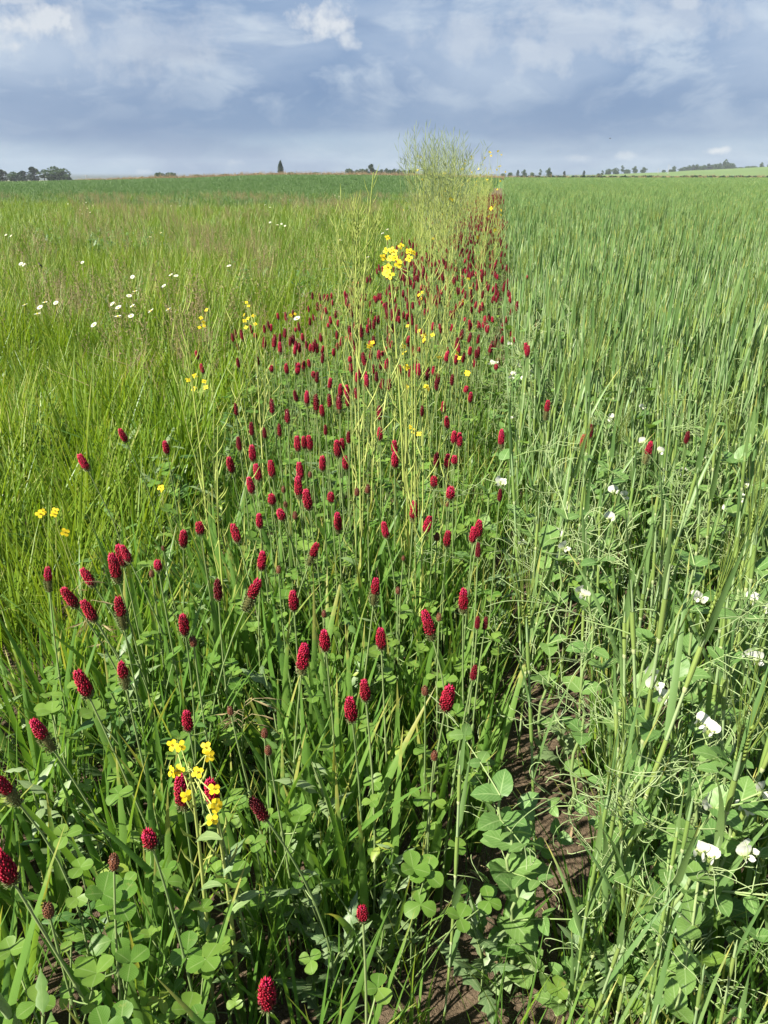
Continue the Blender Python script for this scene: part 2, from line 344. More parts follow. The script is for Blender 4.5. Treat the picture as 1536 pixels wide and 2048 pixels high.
# ------------------------------------------------------------------ terrain
E_TAB = [(-500, -7), (0, -6), (200, -3.5), (330, -1), (560, 5), (700, 5), (830, 3.5), (960, 0), (1050, -2), (1536, -2), (2100, -2)]
HILL = [(-500, -6), (830, -6), (1000, -2), (1100, 2), (1180, 3.5), (1300, 7), (1420, 12), (1536, 16), (1800, 20), (2100, 20)]
def lerp_tab(tab, x):
    if x <= tab[0][0]: return tab[0][1]
    for (x0, y0), (x1, y1) in zip(tab, tab[1:]):
        if x <= x1:
            t = (x-x0)/(x1-x0); t = t*t*(3-2*t); return y0+(y1-y0)*t
    return tab[-1][1]
def sst(a, b, x): t = min(1, max(0, (x-a)/(b-a))); return t*t*(3-2*t)
CANOPY = 0.62; RID = 220.0
def height(x, y):
    r = hypot(x, y)
    if r < 0.001: return 0.0
    px = 768 + 1624*(x/y) if y > 0.2*r else (2100 if x > 0 else -500)
    zr = CAM_H + RID*lerp_tab(E_TAB, px)/1624 - CANOPY
    zh = CAM_H + 900*lerp_tab(HILL, px)/1624
    z = zr*sst(35, RID, r)
    if r > RID+10: z = zr + (zh-zr)*sst(RID+10, 900, r) - 2.5*sst(RID+10, RID+90, r)*(1-sst(420, 800, r))
    if r > 920: z -= 11*sst(920, 1500, r)
    if r < 40: z += 0.010*sin(x*9.1+y*3.3)*sin(y*7.7-x*2.1) + 0.006*sin(x*23+1.3)*sin(y*19)
    return z
def build_ground():
    radii = [0.0]; r = 0.25
    while r < 1500:
        radii.append(r); r *= 1.045 if r > 3 else 1.06
    NA = 240; a0 = math.atan(ROW)
    v = [(0, 0, height(0, 0))]; f = []; mi = []
    for rr in radii[1:]:
        for j in range(NA):
            a = a0 + 2*pi*j/NA; x, y = rr*sin(a), rr*cos(a); v.append((x, y, height(x, y)))
    def zone(x, y):
        r = hypot(x, y); s = off(x, y)
        if r > 260: return 5 if x > 0 else 4
        if r > RID: return 4
        if s > 0.0: return 0 if r < 14 else 3
        if r < 3 or s > -1.2: return 0
        return 2 if y > 39 + 0.02*x*0 else 1
    for j in range(NA): f.append((0, 1+(j+1) % NA, 1+j)); mi.append(0)
    for i in range(len(radii)-2):
        for j in range(NA):
            a = 1+i*NA+j; b = 1+i*NA+(j+1) % NA; f.append((a, b, b+NA, a+NA))
            c = (Vector(v[a])+Vector(v[b+NA]))/2; mi.append(zone(c.x, c.y))
    me = bpy.data.meshes.new('ground'); me.from_pydata(v, [], f)
    for k in ('soil', 'g_mead', 'g_wheat', 'g_barley', 'g_rough', 'g_hill'): me.materials.append(M[k])
    me.polygons.foreach_set('material_index', mi); me.polygons.foreach_set('use_smooth', [True]*len(f))
    me.update(); me.flip_normals() if me.polygons[5].normal.z < 0 else None
    return tag(obj('ground', me), 'gently rising farmland with bare brown soil showing between the crops', None, None, 'structure')
build_ground()

# ------------------------------------------------------------------ far trees
def crown_mb(seed, lobes, mat, nleaf, size):
    q = random.Random(seed); mb = MB()
    for _ in range(nleaf):
        c, rx, rz = q.choice(lobes)
        while True:
            p = Vector((q.uniform(-1, 1), q.uniform(-1, 1), q.uniform(-1, 1)))
            if 0.35 < p.length < 1.0: break
        o = Vector((c[0]+p.x*rx, c[1]+p.y*rx, c[2]+p.z*rz))
        d = (p.normalized() + Vector((q.gauss(0, .5), q.gauss(0, .5), q.gauss(0, .5)))).normalized()
        sd = d.orthogonal(); sd = Matrix.Rotation(q.uniform(0, 6.28), 3, d) @ sd
        mb.strip(o, d, sd, size*q.uniform(.7, 1.4), size*q.uniform(.7, 1.3), ell, mat, 2, 0.3, q.uniform(-.6, .6))
    return mb
def lobes_round(seed, n, w_, z0, z1):
    q = random.Random(seed); out = []
    for i in range(n):
        t = q.random(); a = q.uniform(0, 6.28); rr = w_*q.uniform(0.15, .62)*sin(pi*(0.15+0.75*t))
        out.append(((rr*cos(a), rr*sin(a), z0+(z1-z0)*t), w_*q.uniform(.26, .42), (z1-z0)*q.uniform(.16, .26)))
    return out
def trunk_mb(h, r, mat='bark', seed=1, limbs=5):
    q = random.Random(seed); mb = MB()
    pts = [Vector((q.gauss(0, .006), q.gauss(0, .006), h*i/5)) for i in range(6)]
    mb.tube(pts, [r*(1.15-.75*i/5) for i in range(6)], mat, 6)
    for _ in range(limbs):
        a = q.uniform(0, 6.28); z = h*q.uniform(.5, .95); b = Vector((0, 0, z)); e = b + Vector((cos(a)*.22, sin(a)*.22, .2))
        mb.tube([b, b.lerp(e, .5)+Vector((0, 0, -.02)), e], [r*.5, r*.35, r*.15], mat, 4)
    return mb
TREE = {}
def tree_kind(k, crown, trunk): TREE[k] = (crown.mesh(k+'_crown'), trunk.mesh(k+'_trunk'))
tree_kind('round', crown_mb(1, lobes_round(1, 11, .56, .12, .88), 'crown', 1500, .075), trunk_mb(.6, .03))
tree_kind('dark', crown_mb(2, lobes_round(2, 10, .46, .10, .92), 'crowndk', 1400, .07), trunk_mb(.6, .03, seed=2))
tree_kind('loose', crown_mb(3, lobes_round(3, 6, .42, .42, .90), 'crown', 650, .07), trunk_mb(.75, .022, seed=3))
tree_kind('poplar', crown_mb(4, [((0, 0, .12+.078*i), .155*sin(pi*min(1, .22+.075*i)), .09) for i in range(11)], 'crowndk', 1200, .05), trunk_mb(.5, .02, seed=4))
tree_kind('bush', crown_mb(5, [((.28*cos(a), .28*sin(a), .42), .45, .5) for a in (0, 1.3, 2.6, 3.9, 5.2)], 'crown', 900, .13), trunk_mb(.3, .03, seed=5))
tree_kind('palebush', crown_mb(6, [((.28*cos(a), .28*sin(a), .42), .45, .5) for a in (0, 1.3, 2.6, 3.9, 5.2)], 'crownlt', 900, .13), trunk_mb(.3, .03, seed=6))
def tree(px, base_py, hpx, wpx, kind, D, name, label, cat='tree', group=None):
    x, y = (px-768)/1624*D, D
    z = CAM_H + (354-base_py)/1624*D
    g = height(x, y); h = hpx/1624*D
    if D > 700: z = g
    root = tag(obj(name, None, loc=(x, y, min(z, z) - 0.06*h), rot=(0, 0, R.uniform(0, 6.28))), label, cat, group)
    wd = wpx/1624*D
    own = {'round': 1.05, 'dark': .92, 'loose': .84, 'poplar': .31, 'bush': 1.45, 'palebush': 1.45}[kind]
    s = wd/own
    root.scale = (s, s, h*1.04)
    obj('trunk', TREE[kind][1], root); obj('crown', TREE[kind][0], root)
    return root
GL = 'trees at the far edge of the dark green field'
for a in ((4, 361, 17, 24, 'dark', 'small dark tree on the horizon at the photo edge beside the clump'), (27, 361, 14, 26, 'round', 'low rounded tree filling the gap in the dark horizon clump'),
          (46, 361, 15, 22, 'dark', 'dull brownish tree between greener ones in the horizon clump'), (68, 361, 21, 24, 'dark', 'darkest upright tree of the horizon clump beyond the wheat'),
          (88, 361, 18, 22, 'loose', 'loose crowned tree between the darkest and the largest horizon tree'), (110, 362, 23, 38, 'round', 'largest broad round tree of the clump beyond the dark green wheat'),
          (130, 362, 20, 24, 'round', 'sloping round tree that ends the horizon clump on its open side')):
    tree(a[0], a[1], a[2]*1.12, a[3]*1.4, a[4], 400, 'broad_tree' if a[4] != 'dark' else 'dark_tree', a[5], 'tree', GL)
for a in ((285, 359, 6, 9, 'bush', 'tiny single green bush on the dry bank'), (319, 358, 13, 20, 'bush', 'dark humped bush, first of the joined pair on the bank'), (341, 358, 13, 24, 'bush', 'dark humped bush with a sloping outer side, second of the joined pair'),
          (395, 357, 8, 20, 'palebush', 'pale rounded bush on the dry bank between dark bushes'), (450, 355, 7, 16, 'bush', 'small dark bush alone on the dry bank before the poplar'),
          (583, 351, 6, 20, 'palebush', 'low pale bush just beyond the tall narrow poplar'), (632, 350, 5, 18, 'palebush', 'lowest pale bush of the dry bank midway to the dark tree')):
    tree(*a[:5], 300, 'bush', a[5], 'bush', 'bushes on the dry bank')
tree(562, 352, 29, 11, 'poplar', 320, 'poplar_tree', 'tall narrow poplar standing alone on the horizon', 'tree')
tree(742, 350, 18, 20, 'dark', 330, 'dark_tree', 'single dark rounded tree rising out of the long low treeline', 'tree')
for i in range(15):
    px = 696 + i*9.4 + R.uniform(-2, 2)
    tree(px, 350, R.uniform(8, 12), R.uniform(12, 17), 'round' if i % 3 else 'bush', 420, 'broad_tree', 'low bluish green tree of the long even treeline behind the dark round tree', 'tree', 'trees of the long low treeline')
RG = 'scattered trees beyond the barley field'
for a in ((1006, 354, 7, 10, 'bush', 'lowest bushy tree beside the tall yellow rape on the horizon'), (1020, 354, 9, 10, 'palebush', 'pale low tree second from the rape stems'), (1035, 354, 12, 9, 'dark', 'upright dark tree beside a broader round one beyond the barley'),
          (1048, 354, 13, 13, 'round', 'broad round tree next to the upright dark one beyond the barley'), (1064, 354, 9, 9, 'palebush', 'pale short tree between the round tree and the loose one'), (1080, 354, 14, 9, 'loose', 'loose see-through tree just before the biggest lone tree'),
          (1097, 354, 16, 15, 'round', 'biggest lone round tree beyond the barley field'), (1128, 354, 10, 9, 'dark', 'small dark tree standing well apart after the biggest lone tree'), (1167, 353, 10, 8, 'dark', 'small dark lollipop tree in the widest gap of the horizon'),
          (1197, 353, 6, 9, 'bush', 'tiny low bush in front of the slim upright tree'), (1204, 353, 11, 8, 'loose', 'slim upright tree before the broad bluish thicket')):
    tree(*a[:5], 500, {'bush': 'bush', 'palebush': 'bush', 'dark': 'dark_tree'}.get(a[4], 'broad_tree'), a[5], 'bush' if 'bush' in a[4] else 'tree', RG)
TG = 'trees along the far hill'
for a in ((1216, 351, 10, 20, 'round'), (1230, 350, 11, 20, 'round'), (1243, 350, 15, 10, 'loose'), (1253, 350, 8, 14, 'bush'), (1268, 350, 12, 14, 'round'), (1286, 350, 10, 16, 'round'), (1326, 348, 5, 8, 'bush'), (1340, 347, 5, 12, 'bush'), (1346, 347, 10, 11, 'round')):
    tree(*a[:5], 750, 'bush' if a[4] == 'bush' else 'broad_tree', 'bluish tree of the gappy low clumps before the wooded far hill', 'tree', TG)
for i in range(14):
    px = 1360 + i*7.6
    tree(px, 346-i*.3, 8+6*i/13+R.uniform(-1.5, 2), R.uniform(12, 17), ('round', 'bush', 'round', 'dark')[i % 4], 900, 'broad_tree', 'bluish tree of the continuous wood along the far hilltop', 'tree', TG)
tree(1447, 342, 19, 15, 'round', 900, 'broad_tree', 'tallest tree at the high end of the far hilltop wood', 'tree', TG)
for a in ((1466, 341, 6, 14, 'bush'), (1478, 341, 5, 12, 'bush'), (1494, 340, 6, 16, 'bush'), (1504, 340, 6, 16, 'bush'), (1519, 339, 11, 11, 'round'), (1534, 338, 9, 12, 'round')):
    tree(*a[:5], 900, 'bush' if a[4] == 'bush' else 'broad_tree', 'small tree of the thin line past the tallest tree on the far hill', 'tree', TG)
def mast(px, base, hpx, D, label):
    mb = MB(); h = hpx/1624*D
    mb.tube([Vector((0, 0, h*i/4)) for i in range(5)], [.22, .2, .17, .14, .10], 'metal', 6, True)
    root = tag(obj('mast', None, loc=((px-768)/1624*D, D, CAM_H+(354-base)/1624*D)), label, 'mast', 'thin masts on the horizon')
    obj('pole', mb.mesh('mast_pole'), root)
    c = MB(); c.tube([Vector((-1.1, 0, h*.93)), Vector((1.1, 0, h*.93))], .10, 'metal', 5, True); obj('crossbar', c.mesh('mast_crossbar'), root)
mast(1335, 348, 17, 600, 'thin grey mast on the horizon before the wooded hill')
mast(1315, 348, 9, 600, 'shorter faint mast near the low trees before the wooded hill')
mast(172, 361, 11, 420, 'faint lone mast on the horizon beside the tree clump')
bm_ = MB(); bm_.spindle((-.12, 0, 0), (.14, 0, .01), .035, 'dark', 6)
bird = tag(obj('bird', None, loc=Vector((0, 0, CAM_H)) + ray(1220, 277).normalized()*95), 'tiny dark bird in the sky over the barley field', 'bird')
obj('body', bm_.mesh('bird_body'), bird)
for s in (-1, 1):
    wm = MB(); wm.strip((0.03, .02*s, 0.01), (-.35, s, .35), (1, 0, 0), .3, .11, f_prof, 'dark', 3, .1, -.5*s); obj('wing', wm.mesh('bird_wing'), bird)

# ------------------------------------------------------------------ unit meshes
def grass_tuft(seed, n, L0, L1, wd, rad, mat, lean=(.05, .45), bend=(.1, .9), seg=5, extra=None):
    q = random.Random(seed); mb = MB()
    for _ in range(n):
        a = q.uniform(0, 6.28); r_ = rad*sqrt(q.random()); b = (r_*cos(a), r_*sin(a), 0)
        blade(mb, b, q.uniform(0, 6.28), q.uniform(L0, L1), wd*q.uniform(.7, 1.25), q.uniform(*lean), q.uniform(*bend), mat if not extra or q.random() > extra[1] else extra[0], seg, .3, q.uniform(-.8, .8))
    return mb
def seed_stalk(q, mb, base, h, mat_s='dry', mat_h='brown', n=9, spread=.03):
    a = q.uniform(0, 6.28); l = q.uniform(.02, .25); d = vdir(l, a); top = Vector(base)+d*h
    mid = Vector(base)+vdir(l*.5, a)*h*.5
    pts = bez(Vector(base), mid, top, 4); mb.tube(pts, [.0013]*5, mat_s, 3)
    for i in range(n):
        p = pts[-1].lerp(pts[-2], i/n*.9); aa = q.uniform(0, 6.28)
        mb.spindle(p, p+Vector((cos(aa)*spread, sin(aa)*spread, q.uniform(.005, .035))), .0022, mat_h, 3)
def seed_tuft(seed, n, h0, h1, mat_s='dry', mat_h='brown'):
    q = random.Random(seed); mb = MB()
    for _ in range(n):
        seed_stalk(q, mb, (q.gauss(0, .06), q.gauss(0, .06), 0), q.uniform(h0, h1), mat_s, mat_h)
    return mb
GRASS_LIME = [grass_tuft(i, 16, .28, .60, .0085, .05, 'lime', (.02, .30), (.05, .6), extra=('mead', .2)).mesh('lime_grass') for i in range(4)] + [grass_tuft(8+i, 12, .22, .5, .0105, .05, 'lime', (.1, .5), (.3, 1.3), extra=('blade', .35)).mesh('lime_grass') for i in range(2)]
GRASS_MEAD = [grass_tuft(20+i, 20, .24, .50, .0085, .10, 'mead', (.03, .35), (.1, .8), extra=('lime', .4), seg=4).mesh('meadow_grass') for i in range(5)] + [grass_tuft(30+i, 14, .2, .45, .005, .09, 'mead', extra=('dry', .45), seg=4).mesh('dry_meadow_grass') for i in range(2)]
SEED = [seed_tuft(40+i, 9, .38, .68).mesh('seed_grass') for i in range(3)] + [seed_tuft(45, 7, .4, .7, 'mead', 'dry').mesh('seed_grass')]

LEAFLET = []
for i in range(3):
    mb = MB(); q = random.Random(60+i)
    mb.strip((0, 0, 0), (0, 1, .12), (1, 0, 0), 1.0, .92+.1*i, obov, 'clover', 6, .22, -.35+.15*i, wave=.05); LEAFLET.append(mb)
mb = MB(); mb.strip((0, 0, 0), (0, 1, .12), (1, 0, 0), 1.0, .55, ell, 'cloverlt', 6, .3, -.5); LEAFLET.append(mb)
LEAFLET_ME = [m.mesh('leaflet') for m in LEAFLET]
def trifol_mats(q, apex, az, size, tilt=None):
    """Matrices of three leaflets around an apex."""
    tilt = q.uniform(-.35, .5) if tilt is None else tilt
    out = []
    base = Matrix.Translation(apex) @ Matrix.Rotation(az, 4, 'Z') @ Matrix.Rotation(tilt, 4, 'X')
    for k in range(3):
        out.append(base @ Matrix.Rotation(2*pi*k/3 + q.uniform(-.2, .2), 4, 'Z') @ Matrix.Rotation(q.uniform(-.3, .35), 4, 'X') @ Matrix.Scale(size*q.uniform(.88, 1.1), 4))
    return out
def clover_clump(seed, n, hmax, light=0.1):
    q = random.Random(seed); mb = MB()
    for _ in range(n):
        a = q.uniform(0, 6.28); h = q.uniform(.08, hmax); r_ = q.uniform(.02, .12)
        b = Vector((q.gauss(0, .02), q.gauss(0, .02), h*q.uniform(0, .5))); ap = Vector((cos(a)*r_, sin(a)*r_, h))
        mb.tube(bez(b, b*.4+ap*.6+Vector((0, 0, -.01)), ap, 3), [.0014]*4, 'cstem', 3)
        v = LEAFLET[3] if q.random() < light else LEAFLET[q.randrange(3)]
        for m in trifol_mats(q, ap, q.uniform(0, 6.28), q.uniform(.014, .026)): mb.add(v, m)
    return mb
CLUMP = [clover_clump(70+i, 9, .36).mesh('clover_leaves') for i in range(4)] + [clover_clump(75, 8, .24, .7).mesh('clover_leaves')]

# flower heads: a tapering core clothed in a spiral of pointed florets
def head_mb(kind, seed, lod=1.0):
    q = random.Random(seed); mb = MB()
    L, W_, cut, nf = {'cone': (.046, .0115, .14, 190), 'fade': (.064, .0118, .52, 220), 'slim': (.046, .0090, .10, 160), 'bud': (.019, .0085, .0, 70), 'round': (.028, .0110, .22, 120), 'long': (.058, .0118, .26, 230)}[kind]
    nf = int(nf*lod); pinkt = q.choice((.93, .8, .62))
    pr = lambda t: (min(1.0, .62+1.6*t) if t < .3 else 1.0)*sqrt(max(.02, 1-max(0, (t-.42)/.58)**2.2))
    core = [Vector((0, 0, L*i/8)) for i in range(9)]
    cm = {'bud': 'bud', 'slim': 'crimdk'}.get(kind, 'crimdk')
    kk = max(1, int(round(8*cut)))
    if cut > 0: mb.tube(core[:kk+1], [W_*.60*pr(i/8) for i in range(kk+1)], 'calbr', 6)
    mb.tube(core[kk if cut > 0 else 0:], [W_*.70*pr(i/8) for i in range(kk if cut > 0 else 0, 9)], cm, 6)
    for i in range(nf):
        t = (i+.5)/nf; a = i*2.39996 + q.uniform(-.25, .25); rr = W_*.56*pr(t); z = L*t*.985
        o = Vector((cos(a)*rr, sin(a)*rr, z)); spent = t < cut + q.uniform(-.07, .07) and cut > 0
        up = 1.0 + 1.3*t
        d = Vector((cos(a), sin(a), up)).normalized()
        if spent:
            ln = q.uniform(.007, .010); mat = 'calbr' if q.random() < .7 else 'calgr'
            d = Vector((cos(a), sin(a), .75)).normalized(); mb.spindle(o, o+d*ln, .0008, mat, 3, .35)
        else:
            ln = q.uniform(.0060, .0088)*(1.0 if kind != 'bud' else .45); mat = {'bud': 'bud', 'slim': 'crimdk'}.get(kind, 'crim' if (q.random() < .85 and lod > .5 and t > .3+q.uniform(-.15, .15)) else 'crimdk')
            if kind not in ('slim', 'bud') and lod > .5 and t > pinkt: mat = 'pink' if q.random() < .55 else 'crim'
            mb.spindle(o, o+d*ln, .00135*(1.8 if lod < .6 else 1), mat, 3, .5)
    for i in range(int(9*lod)):
        a = i*.7; mb.spindle((0, 0, .001), (cos(a)*W_*.9, sin(a)*W_*.9, -.001+.004*q.random()), .0011, 'calgr', 3)
    return mb
HEAD = {k: [head_mb(k, 100+7*i+j) for i in range(3)] for j, k in enumerate(('cone', 'fade', 'slim', 'bud', 'round', 'long'))}
HEAD_ME = {k: [m.mesh('flower_head') for m in v] for k, v in HEAD.items()}
HEAD_LO = {k: [head_mb(k, 300+7*i+j, .28) for i in range(2)] for j, k in enumerate(('cone', 'slim', 'bud', 'long'))}
HEAD_LEN = {'cone': .046, 'fade': .064, 'slim': .046, 'bud': .019, 'round': .026, 'long': .058}

def barley_stalk(seed, h, lod=False, ear=False):
    """(stem MB, [leaf MBs], ear MB or None) standing at the origin."""
    q = random.Random(seed); a = q.uniform(0, 6.28); ln = q.uniform(.01, .09); st = MB()
    P = lambda t: Vector((cos(a)*sin(ln)*h*t**1.35, sin(a)*sin(ln)*h*t**1.35, h*t))
    nodes = [.16, .36, .60, .84]
    if lod:
        ts = [0, .35, .7, 1]; st.tube([P(t) for t in ts], [.0024, .0026, .0032, .0016], 'bstem', 3)
    else:
        nd = [0] + nodes + [1.0]
        for i_, (t0, t1) in enumerate(zip(nd, nd[1:])):
            tm = t0 + (t1-t0)*.55; last = i_ == 4; sw = .0036 if i_ >= 3 else .0030
            st.tube([P(t0+.004), P(t0*.6+tm*.4), P(tm)], [.0026, sw, sw*.92], 'bsheath', 6)
            st.tube([P(tm), P(tm*.5+t1*.5), P(t1-.004)], [.0023, .0022, .0008 if last else .0021], 'bstem', 6)
            if not last: st.tube([P(t1-.006), P(t1), P(t1+.006)], [.0024, .0034, .0026], 'bnode', 6)
    lv = []
    az = q.uniform(0, 6.28)
    for i, t in enumerate((.27, .49, .73, .925)):
        mb = MB(); az += pi + q.uniform(-.7, .7)
        lean = q.uniform(.06, .40) if i < 3 else q.uniform(.03, .18)
        blade(mb, P(t), az, q.uniform(.15, .26)*(.75 if i == 3 else 1), q.uniform(.010, .0145), lean, q.uniform(.0, .6)*(1 if i < 3 else .3), 'bleaf', 3 if lod else 7, .35, q.uniform(-.7, .7), f_prof)
        lv.append(mb)
    e = None
    if ear:
        e = MB(); b = P(.97); d = (P(1)-P(.9)).normalized()
        for r_ in (-1, 1):
            for i in range(9):
                o = b + d*(.006*i) + Vector((.003*r_, .001, 0)); e.spindle(o, o+d*.011+Vector((.003*r_, 0, 0)), .0024, 'ear', 3)
                tip = o + d*q.uniform(.09, .14) + Vector((q.gauss(.012*r_, .014), q.gauss(0, .014), 0))
                e.tube([o, o.lerp(tip, .5), tip], [.0006, .0005, .0002], 'ear', 3)
    return st, lv, e
def merge(parts):
    mb = MB(); I = Matrix.Identity(4)
    for p in parts: mb.add(p, I)
    return mb
BAR_LO = []
for i in range(7):
    s_, l_, e_ = barley_stalk(400+i, .66+.03*i*.8, i > 4, i == 3); BAR_LO.append(merge([s_]+l_+([e_] if e_ else [])).mesh('barley_stalk'))
def patch(seed, n, size, kind):
    q = random.Random(seed); mb = MB()
    for _ in range(n):
        o = Vector((q.uniform(-size, size), q.uniform(-size, size), 0))
        if kind == 'barley':
            s_, l_, e_ = barley_stalk(q.randrange(9999), q.uniform(.58, .74), True)
            m = Matrix.Translation(o)
            mb.add(s_, m)
            for x in l_[1:]: mb.add(x, m)
        elif kind == 'wheat':
            for _k in range(5): blade(mb, o+Vector((0, 0, .1)), q.uniform(0, 6.28), q.uniform(.3, .45), .013, q.uniform(.05, .4), q.uniform(.1, .8), 'wheat', 3)
    return mb
BAR_PATCH = [patch(500+i, 16, .22, 'barley').mesh('barley_patch') for i in range(4)]
WHEAT_PATCH = [patch(520+i, 22, .30, 'wheat').mesh('wheat_patch') for i in range(3)]

# peas
def pea_leaf(mb, mat4, L, W_, kind='leaf'):
    t = MB(); t.strip((0, 0, 0), (0, 1, 0), (1, 0, 0), L, W_, ovat if kind == 'leaf' else cord, 'pea', 6, .2, -.3, wave=.06); mb.add(t, mat4)
def tendril_pts(q, o, d, L):
    d = Vector(d).normalized(); pts = [Vector(o)]; ax = Vector((q.gauss(0, 1), q.gauss(0, 1), q.gauss(0, 1))).normalized(); n = 9; c = q.uniform(.1, .75)
    for i in range(n):
        d = Matrix.Rotation(c*(i/n)**1.6*1.6 + q.gauss(0, .12), 3, ax) @ d; pts.append(pts[-1]+d*(L/n))
    return pts
def pea_tendrils(mb, q, o, d, n, L, r=.0008):
    d = Vector(d).normalized(); p = Vector(o)
    for i in range(n):
        dd = (d + Vector((q.gauss(0, .6), q.gauss(0, .6), q.gauss(.1, .5)))).normalized()
        mb.tube(tendril_pts(q, p, dd, L*q.uniform(.5, 1.1)), r, 'tendril', 3); p = p + d*(L*.12)
PF = {}
def pea_flower_parts():
    s = MB(); 
    s.strip((0, 0, .004), (0, .35, 1), (1, 0, 0), .020, .027, lambda t: (min(1, .45+2*t))*sqrt(max(.02, 1-max(0, (t-.4)/.6)**3)), 'white', 5, -.25, .55); PF['standard_petal'] = s.mesh('standard_petal')
    for sg in (-1, 1):
        x = MB(); x.strip((.002*sg, -.001, .003), (.35*sg, -.85, .35), (sg*.3, .2, 1), .016, .011, ell, 'white', 4, .25*sg, .4); PF['wing'+str(sg)] = x.mesh('wing_petal')
    c = MB(); c.tube([Vector((0, .002, -.004)), Vector((0, .001, .0)), Vector((0, 0, .006))], [.0018, .0042, .0048], 'calyx', 6)
    for j in range(5):
        a = j*1.2566; c.spindle((.004*cos(a), .004*sin(a), .004), (.0075*cos(a), .0075*sin(a), .012), .0016, 'calyx', 3)
    c.tube(bez(Vector((0, .030, -.004)), Vector((0, .014, .012)), Vector((0, .002, -.003)), 4), .0010, 'peastem', 4); PF['calyx'] = c.mesh('pea_calyx')
pea_flower_parts()
def pea_flower_mb():
    s = MB(); s.strip((0, 0, .004), (0, .35, 1), (1, 0, 0), .020, .027, lambda t: (min(1, .45+2*t))*sqrt(max(.02, 1-max(0, (t-.4)/.6)**3)), 'white', 4, -.25, .55)
    for sg in (-1, 1): s.strip((.002*sg, -.001, .003), (.35*sg, -.85, .35), (sg*.3, .2, 1), .016, .011, ell, 'white', 3, .25*sg, .4)
    s.spindle((0, .02, -.004), (0, 0, .008), .004, 'calyx', 5, .7); return s
PEAFL = pea_flower_mb()
def pea_clump(seed, flower):
    q = random.Random(seed); mb = MB(); h = q.uniform(.42, .58); a = q.uniform(0, 6.28)
    top = Vector((cos(a)*.14, sin(a)*.14, h)); pts = bez(Vector(), Vector((0, 0, h*.6)), top, 7); mb.tube(pts, [.0026]*8, 'peastem', 4)
    for i in range(2, 8):
        p = pts[i]
        for sg in (0, pi):
            pea_leaf(mb, Matrix.Translation(p) @ Matrix.Rotation(a+1.57+sg+q.gauss(0, .4), 4, 'Z') @ Matrix.Rotation(q.uniform(.1, .9), 4, 'X'), q.uniform(.035, .052), q.uniform(.03, .042), 'st')
        dd = vdir(q.uniform(.5, 1.2), q.uniform(0, 6.28)); e = p+dd*.07; mb.tube([p, e], .0012, 'peastem', 3)
        pea_tendrils(mb, q, e, dd, 7, .085)
    if flower:
        for _ in range(2):
            mb.add(PEAFL, Matrix.Translation(pts[q.choice((5, 6, 7))] + Vector((q.gauss(0, .03), q.gauss(-.02, .03), .03))) @ Matrix.Rotation(q.uniform(-1.4, 1.4), 4, 'Z') @ Matrix.Rotation(q.uniform(-.6, .3), 4, 'X'))
    return mb
PEA_CL = [pea_clump(600+i, i > 2).mesh('pea_foliage') for i in range(5)]

# weeds
def toothed(t): return max(.02, sin(pi*min(1, t**.8))*(.72+.28*sin(t*34)))
def weed_clump(seed, mat, n, h0, h1, L0, L1, wr, prof=toothed):
    q = random.Random(seed); mb = MB()
    for _ in range(n):
        a = q.uniform(0, 6.28); h = q.uniform(h0, h1); top = Vector((cos(a)*.05, sin(a)*.05, h)); pts = bez(Vector((q.gauss(0, .02), q.gauss(0, .02), 0)), Vector((0, 0, h*.5)), top, 4)
        mb.tube(pts, [.0018]*5, 'cstem', 3)
        for i in range(7):
            p = pts[0].lerp(pts[-1], .2+.8*i/6); az = i*2.4+q.uniform(-.3, .3); L = q.uniform(L0, L1)*(1.15-.5*i/6)
            blade(mb, p, az, L, L*wr, q.uniform(.5, 1.3), q.uniform(.1, .8), mat, 8, .25, 0, prof)
    return mb
WEED = [weed_clump(700+i, 'weed', 4, .1, .3, .05, .10, .34).mesh('weed_leaves') for i in range(3)] + [weed_clump(705, 'weed2', 4, .12, .34, .05, .09, .30).mesh('weed_leaves')]
def feather_clump(seed):
    q = random.Random(seed); mb = MB()
    for _ in range(9):
        a = q.uniform(0, 6.28); h = q.uniform(.04, .16); b = Vector((q.gauss(0, .03), q.gauss(0, .03), 0)); top = b+Vector((cos(a)*.06, sin(a)*.06, h)); mb.tube([b, top], .0009, 'weed', 3)
        for i in range(12):
            p = b.lerp(top, .25+.75*i/11)
            for sg in (-1, 1):
                d = Vector((-sin(a)*sg, cos(a)*sg, q.uniform(.1, .9))); mb.strip(p, d, (0, 0, 1), q.uniform(.010, .022), .0028, ell, 'weed', 1, 0)
    return mb
FEATHER = [feather_clump(720+i).mesh('feathery_weed') for i in range(2)]

# ------------------------------------------------------------------ far fields
def P_(x, y, rz=None, s=1.0, sz=None, idx=0, tilt=.08, dz=0.0):
    return (x, y, height(x, y)+dz, R.gauss(0, tilt), R.gauss(0, tilt), R.uniform(0, 6.28) if rz is None else rz, s, s, s if sz is None else sz, idx)
def area(y0, y1, dens, cond, m=0.5):
    """Random ground points in view between two depths; density per square metre may depend on y."""
    out = []; y = y0
    while y < y1:
        y2 = min(y1, y*1.12+.05); ym = (y+y2)/2; d = dens(ym) if callable(dens) else dens
        hw = .475*ym + .3 + m; n = d*2*hw*(y2-y); n = int(n) + (R.random() < n-int(n))
        for _ in range(n):
            x, yy = R.uniform(-hw, hw), R.uniform(y, y2)
            if in_view(x, yy, m) and cond(x, yy): out.append((x, yy))
        y = y2
    return out
def gap(x, y):
    """Distance from the bare soil line beside the strip."""
    c = .14 + (y-.8)*.46
    return abs(x-c) + max(0, y-1.35)*.25
def sleft(y): return -1.12 + .12*sin(y*1.3) + .07*sin(y*3.1+1)
def patchy(x, y): return .5+.25*sin(x*.9+y*.35)+.25*sin(x*.37-y*.8+1.7)
